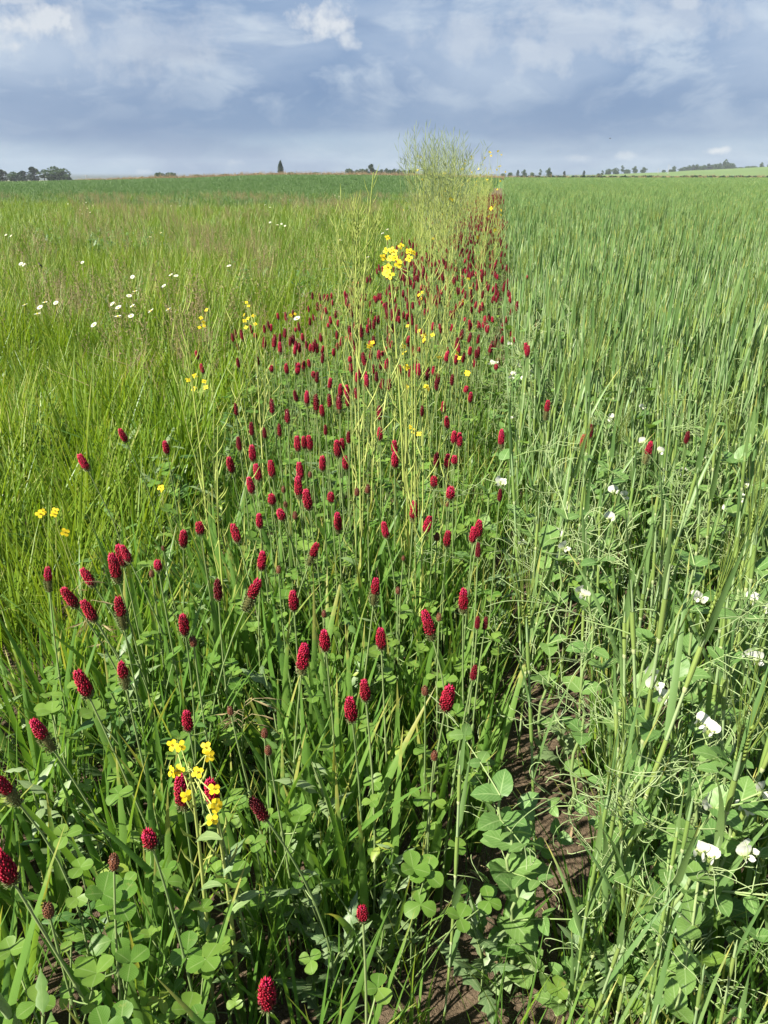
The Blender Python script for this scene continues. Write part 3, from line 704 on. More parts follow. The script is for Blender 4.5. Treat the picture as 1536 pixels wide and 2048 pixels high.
def meadow(x, y): return off(x, y) < sleft(y)
def strip_(x, y): s = off(x, y); return sleft(y) <= s < .03
def field(x, y): return off(x, y) > .10

wb = lambda x, y: y > 35 + 3*sin(x*.3) + .25*(x-.1*y) 
pts = [P_(x, y, s=R.uniform(.8, 1.1), sz=R.uniform(.6, .9), idx=R.randrange(3)) for x, y in area(28, 120, lambda y: 2.6 if y < 70 else 1.0, lambda x, y: off(x, y) < -1.2 and wb(x, y), 1)]
pts += [P_(x, y, s=R.uniform(1.4, 1.9), sz=R.uniform(.9, 1.2), idx=R.randrange(3)) for x, y in area(120, 219, .40, lambda x, y: off(x, y) < -1.2 and hypot(x, y) < RID, 4)]
scatter('wheat_crop', pts, WHEAT_PATCH, 'dark green wheat field beyond the rough meadow')
pts = [P_(x, y, s=R.uniform(.9, 1.12), idx=R.randrange(7) if R.random() < .3 else R.choice((0, 1, 2, 4, 5, 6)), tilt=.03) for x, y in area(2.5, 11, 185, field)]
pts_low = [(x, y) for x, y in area(2.5, 11, 40, field)]
pts += [P_(x, y, s=R.uniform(.9, 1.1), idx=R.randrange(4), tilt=.03) for x, y in area(11, 60, lambda y: 6.5 if y < 25 else 4, field, .5)] and []
barley_pts = pts
pts2 = [P_(x, y, s=R.uniform(.9, 1.12), idx=R.randrange(4), tilt=.03) for x, y in area(11, 60, lambda y: 8.5 if y < 28 else 5, field, .5)]
pts2 += [P_(x, y, s=R.uniform(1.3, 1.8), sz=R.uniform(.95, 1.15), idx=R.randrange(4), tilt=.02) for x, y in area(60, 150, .9, field, 2)]
pts2 += [P_(x, y, s=R.uniform(1.8, 2.4), sz=R.uniform(.95, 1.15), idx=R.randrange(4), tilt=.02) for x, y in area(150, 218, .40, lambda x, y: field(x, y) and hypot(x, y) < RID, 4)]
scatter('barley_crop', [p for p in barley_pts] + [p[:9]+(p[9]+7,) for p in pts2], BAR_LO+BAR_PATCH, 'pale green barley crop stretching to the far hedge')
# dry bank and hedge where the fields end
BANK = [seed_tuft(800+i, 40, .4, 1.0).mesh('bank_grass') for i in range(2)] + [crown_mb(810, [((0, 0, .3), .6, .35)], 'crowndk', 200, .18).mesh('bank_scrub'), crown_mb(811, [((0, 0, .25), .6, .3)], 'brown', 200, .14).mesh('bank_scrub')]
pts = []
for i in range(2600):
    px = R.uniform(150, 1600); rr = RID + R.uniform(2, 9); t = (px-768)/1624; y = rr/sqrt(1+t*t); x = t*y
    if px < 1030: pts.append(P_(x, y, s=R.uniform(1.0, 1.9), sz=R.uniform(1.0, 1.7)*(.55+.45*min(1, (px-150)/200)), idx=R.choice((0, 1, 0, 1, 3, 3))))
    elif R.random() < .9: pts.append(P_(x, y, s=R.uniform(1.0, 1.8), sz=R.uniform(1.1, 1.8), idx=R.choice((2, 3, 3, 0))))
scatter('hedge_bank', pts, BANK, 'strip of dry brown grass and scrub along the far field edge')

# ------------------------------------------------------------------ meadow on one side
pts = []
for x, y in area(.7, 9.5, lambda y: 120 if y < 4 else 85, lambda x, y: meadow(x, y)):
    k = R.uniform(.75, 1.2)*(.72+.5*patchy(x*2.3, y*2.3)); pts.append(P_(x, y, s=k, sz=k*(R.uniform(.8, 1.1)), idx=R.randrange(6)))
for x, y in area(.9, 7, 30, lambda x, y: sleft(y)-.05 < off(x, y) < sleft(y)+.16): pts.append(P_(x, y, s=.85, idx=R.randrange(6)))
scatter('lime_grass', pts, GRASS_LIME, 'dense bright lime green meadow grass')
pts = []
for x, y in area(6.5, 47, lambda y: 34 if y < 16 else (16 if y < 28 else 9), lambda x, y: meadow(x, y) and (not wb(x, y) or R.random() < .35)):
    f = patchy(x, y); k = R.uniform(.85, 1.2)*(1 if y < 16 else 1.35)
    pts.append(P_(x, y, s=k, sz=k*R.uniform(.75, 1.05)*(.8 if y > 16 else 1), idx=R.randrange(5) if R.random() > .25*f else 5+R.randrange(2)))
scatter('rough_grass', pts, GRASS_MEAD, 'duller rough meadow grass beyond the lime green grass')
pts = []
for x, y in area(3.0, 44, lambda y: 2.5 if y < 7 else 5, lambda x, y: meadow(x, y) and R.random() < max(0, patchy(x, y)-.35)*1.5): pts.append(P_(x, y, s=R.uniform(.75, 1.0), idx=R.randrange(4)))
for px, py, n in ((420, 480, 30), (150, 560, 26), (330, 640, 14), (430, 600, 18), (105, 490, 16), (175, 425, 16), (520, 420, 20), (650, 400, 20)):
    c = at(px, py, .5)
    pts += [P_(c.x+R.gauss(0, .12+.03*c.y), c.y+R.gauss(0, .35), s=R.uniform(.7, 1.05), idx=R.randrange(4)) for _ in range(n)]
scatter('seed_grass', pts, SEED, 'brown seeding grass stalks standing in the rough meadow')
pts = []
for x, y in area(1.0, 40, lambda y: 9 if y < 3 else (3 if y < 12 else 2.2), lambda x, y: meadow(x, y) and (y < 3 or R.random() < patchy(y*1.4, x*1.9)**2)): pts.append(P_(x, y, s=R.uniform(.9, 1.5), idx=R.randrange(4)))
for px, py, n in ((240, 488, 26), (215, 492, 14), (600, 408, 16), (622, 440, 10), (480, 560, 14), (590, 575, 14), (640, 580, 12), (120, 470, 10), (760, 560, 10)):
    c = at(px, py, .35)
    pts += [P_(c.x+R.gauss(0, .16+.02*c.y), c.y+R.gauss(0, .3), s=R.uniform(1.2, 2.0), idx=R.randrange(3)) for _ in range(n)]
scatter('meadow_weeds', pts, WEED, 'leafy green weeds growing low in the meadow grass')

# ------------------------------------------------------------------ ground cover in the flower strip and at its edge
pts = [P_(x, y, s=R.uniform(.8, 1.2), idx=(R.randrange(4) if R.random() < .88 else 4)) for x, y in area(.5, 5, 30, lambda x, y: strip_(x, y) and gap(x, y) > .05)]
pts += [P_(x, y, s=R.uniform(1.0, 1.3), sz=1.3, idx=R.randrange(4)) for x, y in area(5, 30, lambda y: 26 if y < 12 else 18, strip_)]
pts += [P_(x, y, s=R.uniform(.6, .95), idx=R.randrange(5)) for x, y in area(.6, 4, 10, lambda x, y: .0 < off(x, y) < .35 and gap(x, y) > .07)]
scatter('clover_leaves', pts, CLUMP, 'three part clover leaves covering the ground of the flower strip')
BROAD = [grass_tuft(850+i, 10, .24, .46, .0125, .035, 'blade', (.03, .30), (.05, .6), 6).mesh('cereal_grass') for i in range(5)]
BROAD += [grass_tuft(860+i, 14, .22, .48, .0065, .04, 'blade', (.03, .35), (.05, .8), 5, ('lime', .4)).mesh('fine_cereal_grass') for i in range(3)]
pts = [P_(x, y, s=R.uniform(.75, 1.05)*(.80 if y < 1.7 else .88), idx=R.randrange(8)) for x, y in area(.45, 5, 112, lambda x, y: strip_(x, y) and gap(x, y) > .05)]
pts += [P_(x, y, s=R.uniform(.6, .85), idx=R.randrange(8)) for x, y in area(.40, .95, 70, lambda x, y: -.25 < off(x, y) < .45 and gap(x, y) > .035)]
pts += [P_(x, y, s=R.uniform(.75, 1.0), idx=R.randrange(8)) for x, y in area(5, 26, 26, strip_)]
pts += [P_(x, y, s=R.uniform(.55, .95), idx=R.randrange(8)) for x, y in area(.45, 4.5, 110, lambda x, y: off(x, y) > .0 and gap(x, y) > .10)]
pts += [P_(x, y, s=R.uniform(.8, 1.1), idx=R.randrange(8)) for x, y in pts_low]
scatter('cereal_grass', pts, BROAD, 'broad green cereal blades filling the gaps between the flowers')
pts = [P_(x, y, s=R.uniform(.8, 1.3), idx=R.randrange(4)) for x, y in area(.5, 6, 13, lambda x, y: strip_(x, y) and gap(x, y) > .06)]
scatter('strip_weeds', pts, WEED, 'toothed weed leaves low between the clover stems')
pts = [P_(x, y, s=R.uniform(.6, 1.2), idx=R.randrange(2)) for x, y in area(.5, 3, 26, lambda x, y: off(x, y) > -.15)]
scatter('feathery_weeds', pts, FEATHER, 'small feathery mayweed seedlings on the bare soil')
pts = [P_(x, y, s=R.uniform(.8, 1.15), idx=R.randrange(5) if R.random() < .5 else R.randrange(3)) for x, y in area(1.5, 11, lambda y: 26 if y < 4 else 13, lambda x, y: off(x, y) > .14 and R.random() < .35+.65*max(0, 1-abs(off(x, y)-.45)/.9))]
pts += [P_(x, y, s=R.uniform(.9, 1.2), idx=R.randrange(5)) for x, y in area(11, 32, 1.7, field)]
pts += [P_(x, y, s=R.uniform(.45, .8), idx=R.randrange(3)) for x, y in area(.45, 1.6, 11, lambda x, y: off(x, y) > .1 and gap(x, y) > .12)]
scatter('pea_foliage', pts, PEA_CL, 'tangled pea foliage with tendrils growing through the barley')

# ------------------------------------------------------------------ crimson clover plants
CG = 'crimson clover flowers in the strip'
N_CL = [0]
def clover(c, axis, kind, size, label, near):
    """One clover plant whose flower head is centred at C along AXIS."""
    N_CL[0] += 1
    size *= R.uniform(.82, .93); L = HEAD_LEN[kind]*size; axis = Vector(axis).normalized(); tip = c - axis*L*.5
    base = Vector((tip.x - axis.x*.22 + R.gauss(0, .02), tip.y - axis.y*.12 + R.gauss(0, .03), 0)); base.z = height(base.x, base.y)
    root = tag(obj('crimson_clover', None, loc=base), label, 'flower', CG)
    rel = tip - base; mid = rel - axis*rel.z*.5
    n = 8 if near else 4; pts = bez(Vector(), mid, rel, n); mb = MB()
    mb.tube(pts, [.0021-.0006*i/n for i in range(n+1)], 'cstem', 5 if near else 3)
    if near:
        for i in (n-3, n-5):
            mb.tube([pts[i]-axis*.008, pts[i]-axis*.002, pts[i]+axis*.007], [.0018, .0040, .0018], 'cstem', 5)
    obj('stem', mb.mesh('clover_stem'), root)
    obj('flower_head', R.choice(HEAD_ME[kind]), root, mat4=frame(rel - axis*.002, axis, R.uniform(0, 6.28), size))
    for i in ((n-3, n-5) if near else (n-2,)):
        p = pts[i]; a = R.uniform(0, 6.28); r_ = R.uniform(.025, .055); ap = Vector((cos(a)*r_, sin(a)*r_, R.uniform(.005, .035)))
        lm = MB(); lm.tube(bez(Vector(), ap*.5+Vector((0, 0, -.006)), ap, 3), [.0013]*4, 'cstem', 3)
        v = R.randrange(3); ms = trifol_mats(R, ap, R.uniform(0, 6.28), R.uniform(.015, .026))
        if near:
            lf = obj('leaf', lm.mesh('clover_petiole'), root, loc=p)
            for m in ms: obj('leaflet', LEAFLET_ME[v], lf, mat4=m)
        else:
            for m in ms: lm.add(LEAFLET[v], m)
            obj('leaf', lm.mesh('clover_leaf'), root, loc=p)
    return root
c_, f_, s_, b_, r_, l_ = 'cone', 'fade', 'slim', 'bud', 'round', 'long'
# pixel of the head's centre, kind, lean in degrees (positive = tip towards the picture's +x), size factor, label
HERO = [
 (365, 1585, l_, 2, 1.15, 'largest long crimson clover head directly under the lowest yellow rape flowers'),
 (424, 1585, c_, -4, 1.1, 'plump crimson clover head with yellow petals hanging across its front'),
 (518, 1618, s_, -22, 1.0, 'dark leaning clover head on a bent grey stalk among broad blades'),
 (300, 1680, r_, -8, 1.0, 'half hidden dark clover head beneath the yellow rape beside grey leaves'),
 (9, 1735, c_, -14, 1.15, 'big dark clover head cut off low at the photo edge'),
 (14, 1580, f_, -14, 1.05, 'brownish fading clover head cut by the photo edge above the big dark one'),
 (228, 1722, b_, 4, 1.2, 'greenish brown unopened clover bud below the yellow rape plant'),
 (96, 1818, b_, 0, 1.2, 'brown clover bud low down among shaded blades near the photo corner'),
 (725, 1828, r_, -2, .75, 'tiny bright ragged clover head alone near the bottom among broad blades'),
 (534, 1990, c_, 2, 1.0, 'crimson clover head at the very bottom edge of the photo'),
 (529, 1465, b_, 2, 1.0, 'upper brown clover bud of two stacked over leaves'), (536, 1499, b_, -2, 1.0, 'lower brown clover bud of two stacked over leaves'),
 (460, 1420, b_, -6, .9, 'small dull bud under the dangling wild oat spikelets'),
 (869, 1510, b_, 2, .95, 'round shiny dark red bud on leafy stem beside the bare soil'),
 (895, 1398, c_, 6, 1.1, 'thick crimson clover head on a pale knotted stem above the shiny bud'),
 (702, 1420, c_, -4, 1.05, 'upright bright clover head lower of the close pair at mid strip'), (730, 1381, c_, -4, .95, 'bright clover head higher of the close pair at mid strip'),
 (375, 1442, c_, 0, .95, 'crimson clover head rising straight above the yellow rape flowers'), (86, 1470, f_, -16, 1.0, 'fading crimson clover head leaning out near the lower photo edge'),
 (247, 1350, f_, 2, .9, 'ragged tufted clover head with spiky brown base'), (166, 1368, c_, -12, 1.1, 'dark stout clover head behind a grey weed stem'),
 (606, 1318, l_, 8, 1.15, 'tall stout crimson head leaning towards the barley at mid strip'), (650, 1282, c_, -2, 1.0, 'slender red head just behind the tall stout one'), (762, 1278, c_, -2, .95, 'lone short red head above the close pair'),
 (386, 1281, b_, 0, 1.25, 'dark red bud tucked against a bright clover head'), (368, 1250, c_, 0, 1.05, 'bright red head with dark bud beside its base'),
 (857, 1250, l_, -16, 1.05, 'crimson head leaning back with spiky green base above the soil'), (927, 1202, l_, -2, 1.0, 'tall bright cone standing apart at the strip edge by the barley'), (948, 1345, s_, 6, .7, 'small dark head at the strip edge above the bare soil'),
 (850, 1380, b_, -2, 1.0, 'small dark bud beside the thick crimson head'),
 (242, 1226, f_, 0, 1.15, 'pink topped head with the longest blackish green spent base'), (178, 1222, c_, -20, 1.05, 'dark red head leaning outward beneath wild oat husks'), (140, 1196, c_, -20, 1.1, 'dark red head crossed by pale oat husks'),
 (176, 1155, c_, -24, 1.0, 'strongly leaning red head touched by the topmost oat husk'), (97, 1158, f_, 4, .85, 'small pinkish fading head alone beside the brown grass'),
 (230, 1137, l_, -6, 1.2, 'largest crimson head in front of the crowded cluster of heads'), (242, 1112, c_, -6, 1.1, 'pink crimson head in the middle of the crowded cluster of heads'), (252, 1108, c_, -18, 1.0, 'hindmost leaning head of the crowded cluster of heads'),
 (316, 1132, r_, -2, .95, 'small red head with a bud at its side'), (303, 1146, b_, 0, .9, 'little red bud beside the small red head'), (326, 1095, b_, 0, .7, 'tiny brown pink bud on forked stalk'),
 (367, 1078, c_, 8, 1.05, 'curved red head leaning inward above round leaves'), (400, 1058, r_, -2, 1.15, 'short broad red head beside the curved one'), (471, 1067, c_, -14, 1.05, 'bright pink topped head leaning back over clover leaves'),
 (436, 1180, s_, 3, 1.05, 'slim straight crimson column above round leaves'), (524, 1122, c_, 8, 1.0, 'crimson head leaning inward above the slim straight column'), (557, 1138, b_, 0, 1.0, 'dull red narrow bud beside pale stem'),
 (504, 1190, f_, 26, 1.2, 'long spent spike leaning over with a small pink tip'), (626, 1108, f_, 20, 1.05, 'spent spike with small red tip leaning towards the barley'), (587, 1202, c_, 0, .95, 'plain upright crimson cone in open grass at mid strip'), (648, 1226, b_, 0, .9, 'olive brown oval bud under a clover leaf'),
 (676, 1046, l_, -2, 1.05, 'straight tall crimson column above bright clover leaves'), (750, 1183, f_, 6, 1.0, 'pink tipped head with greenish spent base beside two round leaves'), (796, 1180, b_, 0, .95, None), (807, 1115, b_, 4, .7, None),
 (827, 1023, l_, 2, .95, 'tall narrow cone beside a yellowed leaf'), (855, 1050, c_, 14, 1.05, 'red cone leaning inward above a yellowed leaf'), (770, 1060, c_, -12, .95, None), (874, 1072, b_, 0, 1.15, None), (895, 1078, c_, 2, 1.0, None),
 (957, 1058, c_, 4, 1.0, 'taller of twin red heads touching at the strip edge'), (946, 1070, c_, 2, .9, 'shorter of twin red heads touching at the strip edge'), (956, 1100, s_, 0, .8, None), (868, 965, r_, 0, 1.1, None), (901, 988, r_, 2, 1.1, None), (895, 1007, b_, 0, .8, None),
 (167, 925, c_, -18, 1.1, 'outermost leaning crimson head standing alone in the lime grass'), (246, 871, c_, -14, 1.0, 'leaning crimson head, highest of three standing in the lime grass'), (332, 895, c_, 0, 1.0, 'upright crimson head at the meadow edge between lime grass and grey weeds'),
 (461, 930, c_, -4, 1.05, None), (505, 907, c_, 0, 1.05, None), (478, 888, s_, -4, .95, None), (503, 858, s_, 0, .95, None), (529, 866, s_, -2, .8, None), (515, 945, c_, -8, .95, None), (543, 938, c_, -4, 1.0, None), (501, 971, c_, -8, 1.0, None),
 (595, 888, c_, -2, 1.05, None), (608, 885, c_, 0, .9, None), (619, 886, c_, -4, 1.0, None), (645, 927, c_, 0, 1.0, None), (600, 942, c_, -4, 1.0, None), (597, 975, l_, -2, 1.0, None), (615, 1000, c_, -6, 1.1, None), (675, 898, c_, -4, 1.1, 'plump pink head leading a tight bunch in mid strip'), (684, 890, c_, 0, .9, None), (691, 926, c_, -2, 1.0, None),
 (644, 822, c_, -6, .95, None), (651, 860, s_, 0, .8, None), (697, 875, s_, 0, .8, None), (760, 868, c_, -2, 1.0, None), (544, 1000, r_, -2, 1.1, None), (563, 1031, r_, -16, 1.1, None), (590, 1030, b_, 0, 1.2, None), (519, 1042, c_, 0, .95, None), (567, 978, b_, 0, 1.0, None), (571, 1008, b_, -4, .9, None), (620, 948, b_, 0, 1.0, None), (662, 996, r_, -2, 1.0, None), (714, 983, b_, 2, 1.2, None), (735, 977, b_, 0, 1.3, None),
 (887, 815, c_, -2, .9, None), (894, 845, c_, -8, .95, None), (908, 875, c_, 0, .95, None), (919, 880, c_, 0, .95, None), (873, 919, s_, 0, 1.0, None), (895, 923, c_, 2, .95, None), (909, 921, r_, 0, 1.0, None), (1003, 877, l_, -2, 1.0, 'pink topped head between the clover and the peas'), (1020, 908, s_, -4, .8, 'small dark head just below the pink topped one by the peas'), (1000, 990, s_, 0, .7, None),
 (1094, 820, f_, 2, .85, 'lone crimson head with dark base out among the peas'), (1167, 885, c_, 0, .9, 'short crimson head beside a broad folded leaf in the barley'), (1181, 863, s_, 2, .9, None), (1296, 905, f_, 4, .85, 'crimson head standing furthest out in the barley next to a white pea'), (1374, 875, s_, 0, .7, None),
 (789, 895, c_, -2, .95, None), (790, 920, c_, 0, 1.05, None), (878, 1233, b_, 0, .9, None), (955, 1245, s_, 0, .6, None), (971, 1246, s_, 4, .6, None),
]
MID = [(625, 592), (663, 592), (655, 596), (641, 616), (676, 647), (661, 641), (645, 635), (556, 633), (542, 656), (537, 650), (511, 672), (591, 660), (605, 675), (613, 690), (590, 702), (476, 726), (516, 722), (560, 697), (543, 738), (573, 738), (596, 738), (618, 727), (627, 750), (634, 755), (645, 717), (660, 768), (591, 792), (614, 797), (681, 782), (694, 783), (714, 757), (731, 752), (733, 765), (753, 754),
       (690, 590), (704, 580), (718, 570), (693, 600), (700, 615), (725, 612), (731, 595), (752, 600), (768, 612), (790, 600), (798, 640), (814, 635), (837, 742), (854, 750), (867, 742), (873, 770), (932, 780), (941, 795), (765, 708), (773, 730), (800, 740), (816, 680), (847, 680), (866, 655), (880, 655), (940, 648), (957, 650), (970, 640), (985, 600), (990, 690), (1005, 680), (912, 720), (952, 708), (940, 703), (896, 703), (917, 700), (992, 735), (1055, 703), (1027, 682), (1053, 698), (1003, 660), (1012, 640), (893, 715), (700, 720), (707, 690), (740, 690), (735, 660), (721, 645), (750, 640), (775, 660), (783, 690), (833, 660), (838, 700), (857, 620), (865, 605), (883, 585), (902, 630), (920, 610), (930, 640), (943, 620), (965, 610), (975, 660), (985, 640), (1020, 600), (1054, 555), (995, 555), (986, 580)]
AUTO = {'cone': 'full crimson clover cone', 'fade': 'fading clover cone with spent base', 'slim': 'slim dark clover cone', 'bud': 'small unopened clover bud', 'round': 'short rounded clover head', 'long': 'long crimson clover cone'}
def put(px, py, kind, lean, size, label, near):
    z = (.55 if py > 1000 else .60) + R.uniform(-.025, .025) - (.05 if kind == 'bud' else 0)
    if py > 1400: z -= .03
    if off(at(px, py, z).x, at(px, py, z).y) > .10: z += .12
    c = at(px, py, z); th = radians(lean)
    ax = Vector((sin(th), R.gauss(-.06, .09), cos(th)))
    if not label:
        s = off(c.x, c.y)
        where = ('out among the peas and barley' if s > .12 else 'in the near crowded part of the strip' if c.y < 2.2 else 'in the strip around the tall green pod stalk' if c.y < 4 else 'in the dense distant band of the strip')
        label = AUTO[kind] + ' ' + where
    return clover(c, ax, kind, size, label, near)
for (px, py, k, ln, sz, lb) in HERO: put(px, py, k, ln, sz, lb, py > 1000)
for (px, py) in MID: put(px, py, R.choice((c_, c_, c_, s_, l_, r_)), R.gauss(-1, 6), R.uniform(.8, 1.0), None, False)
taken = N_CL[0]
more = sorted(area(2.9, 7, 40, lambda x, y: strip_(x, y) and off(x, y) < -.03, 0), key=lambda p: p[1])
R.shuffle(more); more = more[:300-taken]
for x, y in more:
    k = R.choice((c_, c_, s_, s_, l_, r_)); z = R.uniform(.50, .60); c = Vector((x, y, z)); 
    label = AUTO[k] + (' in the near crowded part of the strip' if y < 2.2 else ' in the strip around the tall green pod stalk' if y < 4 else ' in the dense distant band of the strip')
    clover(c, Vector((R.gauss(0, .12), R.gauss(0, .12), 1)), k, R.uniform(.8, 1.05), label, False)
def clover_lo(seed):
    q = random.Random(seed); mb = MB()
    for _ in range(3):
        o = Vector((q.gauss(0, .09), q.gauss(0, .09), 0)); h = q.uniform(.48, .62); t = o+Vector((q.gauss(0, .03), q.gauss(0, .03), h)); mb.tube([o, t], .0018, 'cstem', 3)
        k = q.choice(('cone', 'cone', 'slim', 'slim', 'long')); mb.add(q.choice(HEAD_LO[k]), Matrix.Translation(t) @ Matrix.Scale(q.uniform(.85, 1.1), 4))
    return mb
CLO = [clover_lo(900+i).mesh('clover_heads') for i in range(5)]
pts = [P_(x, y, s=R.uniform(.92, 1.06), idx=R.randrange(5)) for x, y in area(2.2, 32, lambda y: 7 if y < 3 else 17 if y < 4.4 else (25 if y < 9 else 27), lambda x, y: sleft(y)+.12 < off(x, y) < .02 and R.random() < (1 if y < 9 or off(x, y) > -.6 else .4))]
scatter('distant_clover', pts, CLO, 'mass of small dark crimson clover heads in the far part of the strip')

# ------------------------------------------------------------------ oilseed rape
PET = MB(); PET.strip((0, 0, 0), (0, 1, .25), (1, 0, 0), .0115, .0095, lambda t: .25+.75*obov(min(.98, t)), 'yellow', 4, .12, -.5); PETAL = PET.mesh('petal')
FCM = MB(); FCM.tube([Vector((0, 0, -.016)), Vector((0, 0, -.003))], [.0008, .0012], 'rstem', 4)
for j in range(4): FCM.spindle((0, 0, -.004), (.003*cos(j*1.57+.8), .003*sin(j*1.57+.8), .004), .0011, 'rpod', 3)
for j in range(6): FCM.spindle((0, 0, 0), (.0025*cos(j*1.05), .0025*sin(j*1.05), .007), .0007, 'yellow', 3)
FC_ME = FCM.mesh('rape_flower')
FLW = MB(); FLW.add(FCM, Matrix.Identity(4))
for j in range(4): FLW.add(PET, Matrix.Rotation(j*pi/2, 4, 'Z'))
FLW_ME = FLW.mesh('rape_flower_whole')
def rape_flower(parent, loc, d, s, parts=True):
    f = frame(loc, d, R.uniform(0, 6.28), s)
    if not parts: return obj('flower', FLW_ME, parent, mat4=f)
    o = obj('flower', FC_ME, parent, mat4=f)
    for j in range(4): obj('petal', PETAL, o, mat4=Matrix.Rotation(j*pi/2 + R.gauss(0, .15), 4, 'Z') @ Matrix.Rotation(R.gauss(.0, .22), 4, 'X'))
def pods_on(mb, q, pts, t0, t1, n, L, mat, spread=.7, r=.0019):
    for i in range(n):
        t = t0+(t1-t0)*i/max(1, n-1); k = t*(len(pts)-1); a = int(min(k, len(pts)-2)); p = pts[a].lerp(pts[a+1], k-a); ax = (pts[a+1]-pts[a]).normalized()
        az = i*2.4+q.uniform(-.4, .4); sd = ax.orthogonal().normalized(); sd = Matrix.Rotation(az, 3, ax) @ sd
        d = (ax + sd*spread*q.uniform(.7, 1.3)).normalized(); pe = p+d*.016; mb.tube([p, pe], .0005, 'rstem', 3)
        e = pe + (d*.8+ax*.35)*L*q.uniform(.75, 1.15); md = pe.lerp(e, .5)+sd*.003; mb.tube([pe, md, e], [r*.8, r, r*.25], mat, 4)
def rape_mb(seed, h, nbr, npod, L, mat, spreadtop=.16, r0=.0045, pod_from=.35):
    """(stem MB, pod MB, branch tips, leaf spots)."""
    q = random.Random(seed); st = MB(); pod = MB(); tips = []
    lean = Vector((q.gauss(0, .04), q.gauss(0, .04), 1)); main = bez(Vector(), lean*h*.5+Vector((q.gauss(0, .03), q.gauss(0, .03), 0)), lean*h, 8)
    st.tube(main, [r0*(1-.75*i/8) for i in range(9)], 'rstem', 5); tips.append(main)
    pods_on(pod, q, main, .62, .97, npod, L, mat)
    for i in range(nbr):
        t = .22+.62*i/max(1, nbr); k = t*8; a = int(k); b = main[a].lerp(main[a+1], k-a); az = i*2.4+q.uniform(-.5, .5)
        hh = h*(q.uniform(.78, 1.0))-b.z; rr = spreadtop*q.uniform(.5, 1.15)
        e = b+Vector((cos(az)*rr, sin(az)*rr, max(.12, hh))); pts = bez(b, b+Vector((cos(az)*rr*.85, sin(az)*rr*.85, max(.1, hh)*.35)), e, 6)
        st.tube(pts, [r0*.45*(1-.7*j/6) for j in range(7)], 'rstem', 4); tips.append(pts)
        pods_on(pod, q, pts, pod_from, .98, npod, L, mat, 1.0 if mat == 'rpod2' else .7)
    return st, pod, tips
def rape_leaf_mb(q, L):
    mb = MB(); mb.strip((0, 0, 0), (0, .6, .8), (1, 0, 0), L, L*.36, toothed if q.random() < .5 else ovat, 'rleaf', 8, .2, -1.1, wave=.1); return mb
RLEAF = [rape_leaf_mb(random.Random(i), .055).mesh('rape_leaf') for i in range(3)]
def rape(base, seed, h, nbr, npod, L, mat, label, group, flowers=0, fl_parts=False, fsize=1.0, leaves=2, spreadtop=.16, r0=.0045, pod_from=.35, cache={}):
    key = (seed, h, nbr, npod, L, mat, spreadtop)
    if key not in cache:
        st, pod, tips = rape_mb(seed, h, nbr, npod, L, mat, spreadtop, r0, pod_from); cache[key] = (st.mesh('rape_stem'), pod.mesh('rape_pods') if npod else None, tips)
    st, pod, tips = cache[key]
    root = tag(obj('rape_plant', None, loc=base, rot=(0, 0, R.uniform(0, 6.28))), label, 'plant', group)
    obj('stem', st, root)
    if pod: tag(obj('seed_pods', pod, root), kind='stuff')
    for i in range(leaves):
        p = tips[0][1+i % 4]; obj('leaf', R.choice(RLEAF), root, loc=p, rot=(0, 0, R.uniform(0, 6.28)), scale=R.uniform(.7, 1.2))
    for i in range(flowers):
        pts = tips[i % len(tips)]; p = pts[-1].lerp(pts[-2], R.uniform(-.05, .22)); d = Vector((R.gauss(0, .9), R.gauss(0, .9), R.uniform(.1, 1))).normalized()
        rape_flower(root, p+d*.017*fsize, d, fsize, fl_parts)
    return root
# plants whose flowers are placed one by one
def rape_hero(base, stems, flowers, label, group, size=1.0, sd=5):
    """STEMS: lists of points; FLOWERS: points with a facing; both in world space."""
    q = random.Random(sd)
    root = tag(obj('rape_plant', None, loc=base), label, 'plant', group); mb = MB()
    for k, (ctrl, r0) in enumerate(stems):
        pts = bez(ctrl[0]-base, ctrl[1]-base, ctrl[2]-base, 8); mb.tube(pts, [r0*(1-.6*i/8) for i in range(9)], 'rstem', 6)
    for (p, d) in flowers:
        tgt = min((c[0][2]-base for c in stems), key=lambda t: (t-(p-base)).length); o = tgt + Vector((q.gauss(0, .003), q.gauss(0, .003), -q.uniform(.005, .05)))
        e = p-base-Vector(d).normalized()*.016*size; mb.tube([o, o.lerp(e, .5)+Vector((0, 0, -.003)), e], .0008, 'rstem', 4)
    obj('stem', mb.mesh('rape_stem'), root)
    for (p, d) in flowers: rape_flower(root, p-base, d, size, True)
    pods = MB(); c0 = stems[0][0]; pods_on(pods, q, bez(c0[0]-base, c0[1]-base, c0[2]-base, 8), .6, .9, 9, .03, 'rpod'); tag(obj('seed_pods', pods.mesh('rape_pods'), root), kind='stuff')
    for i in range(4):
        p = c0[0].lerp(c0[2], .25+.17*i)-base; obj('leaf', R.choice(RLEAF), root, loc=p, rot=(0, 0, R.uniform(0, 6.28)), scale=R.uniform(.6, 1.1))
    return root
RGp = 'yellow flowered rape plants in the strip'
zb = .62
b1 = at(428, 2046, 0.0); t1 = at(378, 1525, zb)
fl = [(at(x, y, zb+dz), Vector((R.gauss(.1, .5), -.7+R.gauss(0, .3), .8))) for x, y, dz in ((345, 1490, 0), (360, 1492, .005), (412, 1495, 0), (418, 1512, 0), (357, 1541, .0), (345, 1543, .003), (395, 1545, 0), (373, 1592, -.01), (428, 1578, -.005), (433, 1610, -.015), (424, 1640, -.03))]
rape_hero(b1, [((b1, at(415, 1800, .3), t1), .0042)], fl, 'near yellow flowering rape stem rising between the biggest clover heads', RGp, .64)
b1 = at(480, 2046, .0); t1 = at(434, 1640, .5)
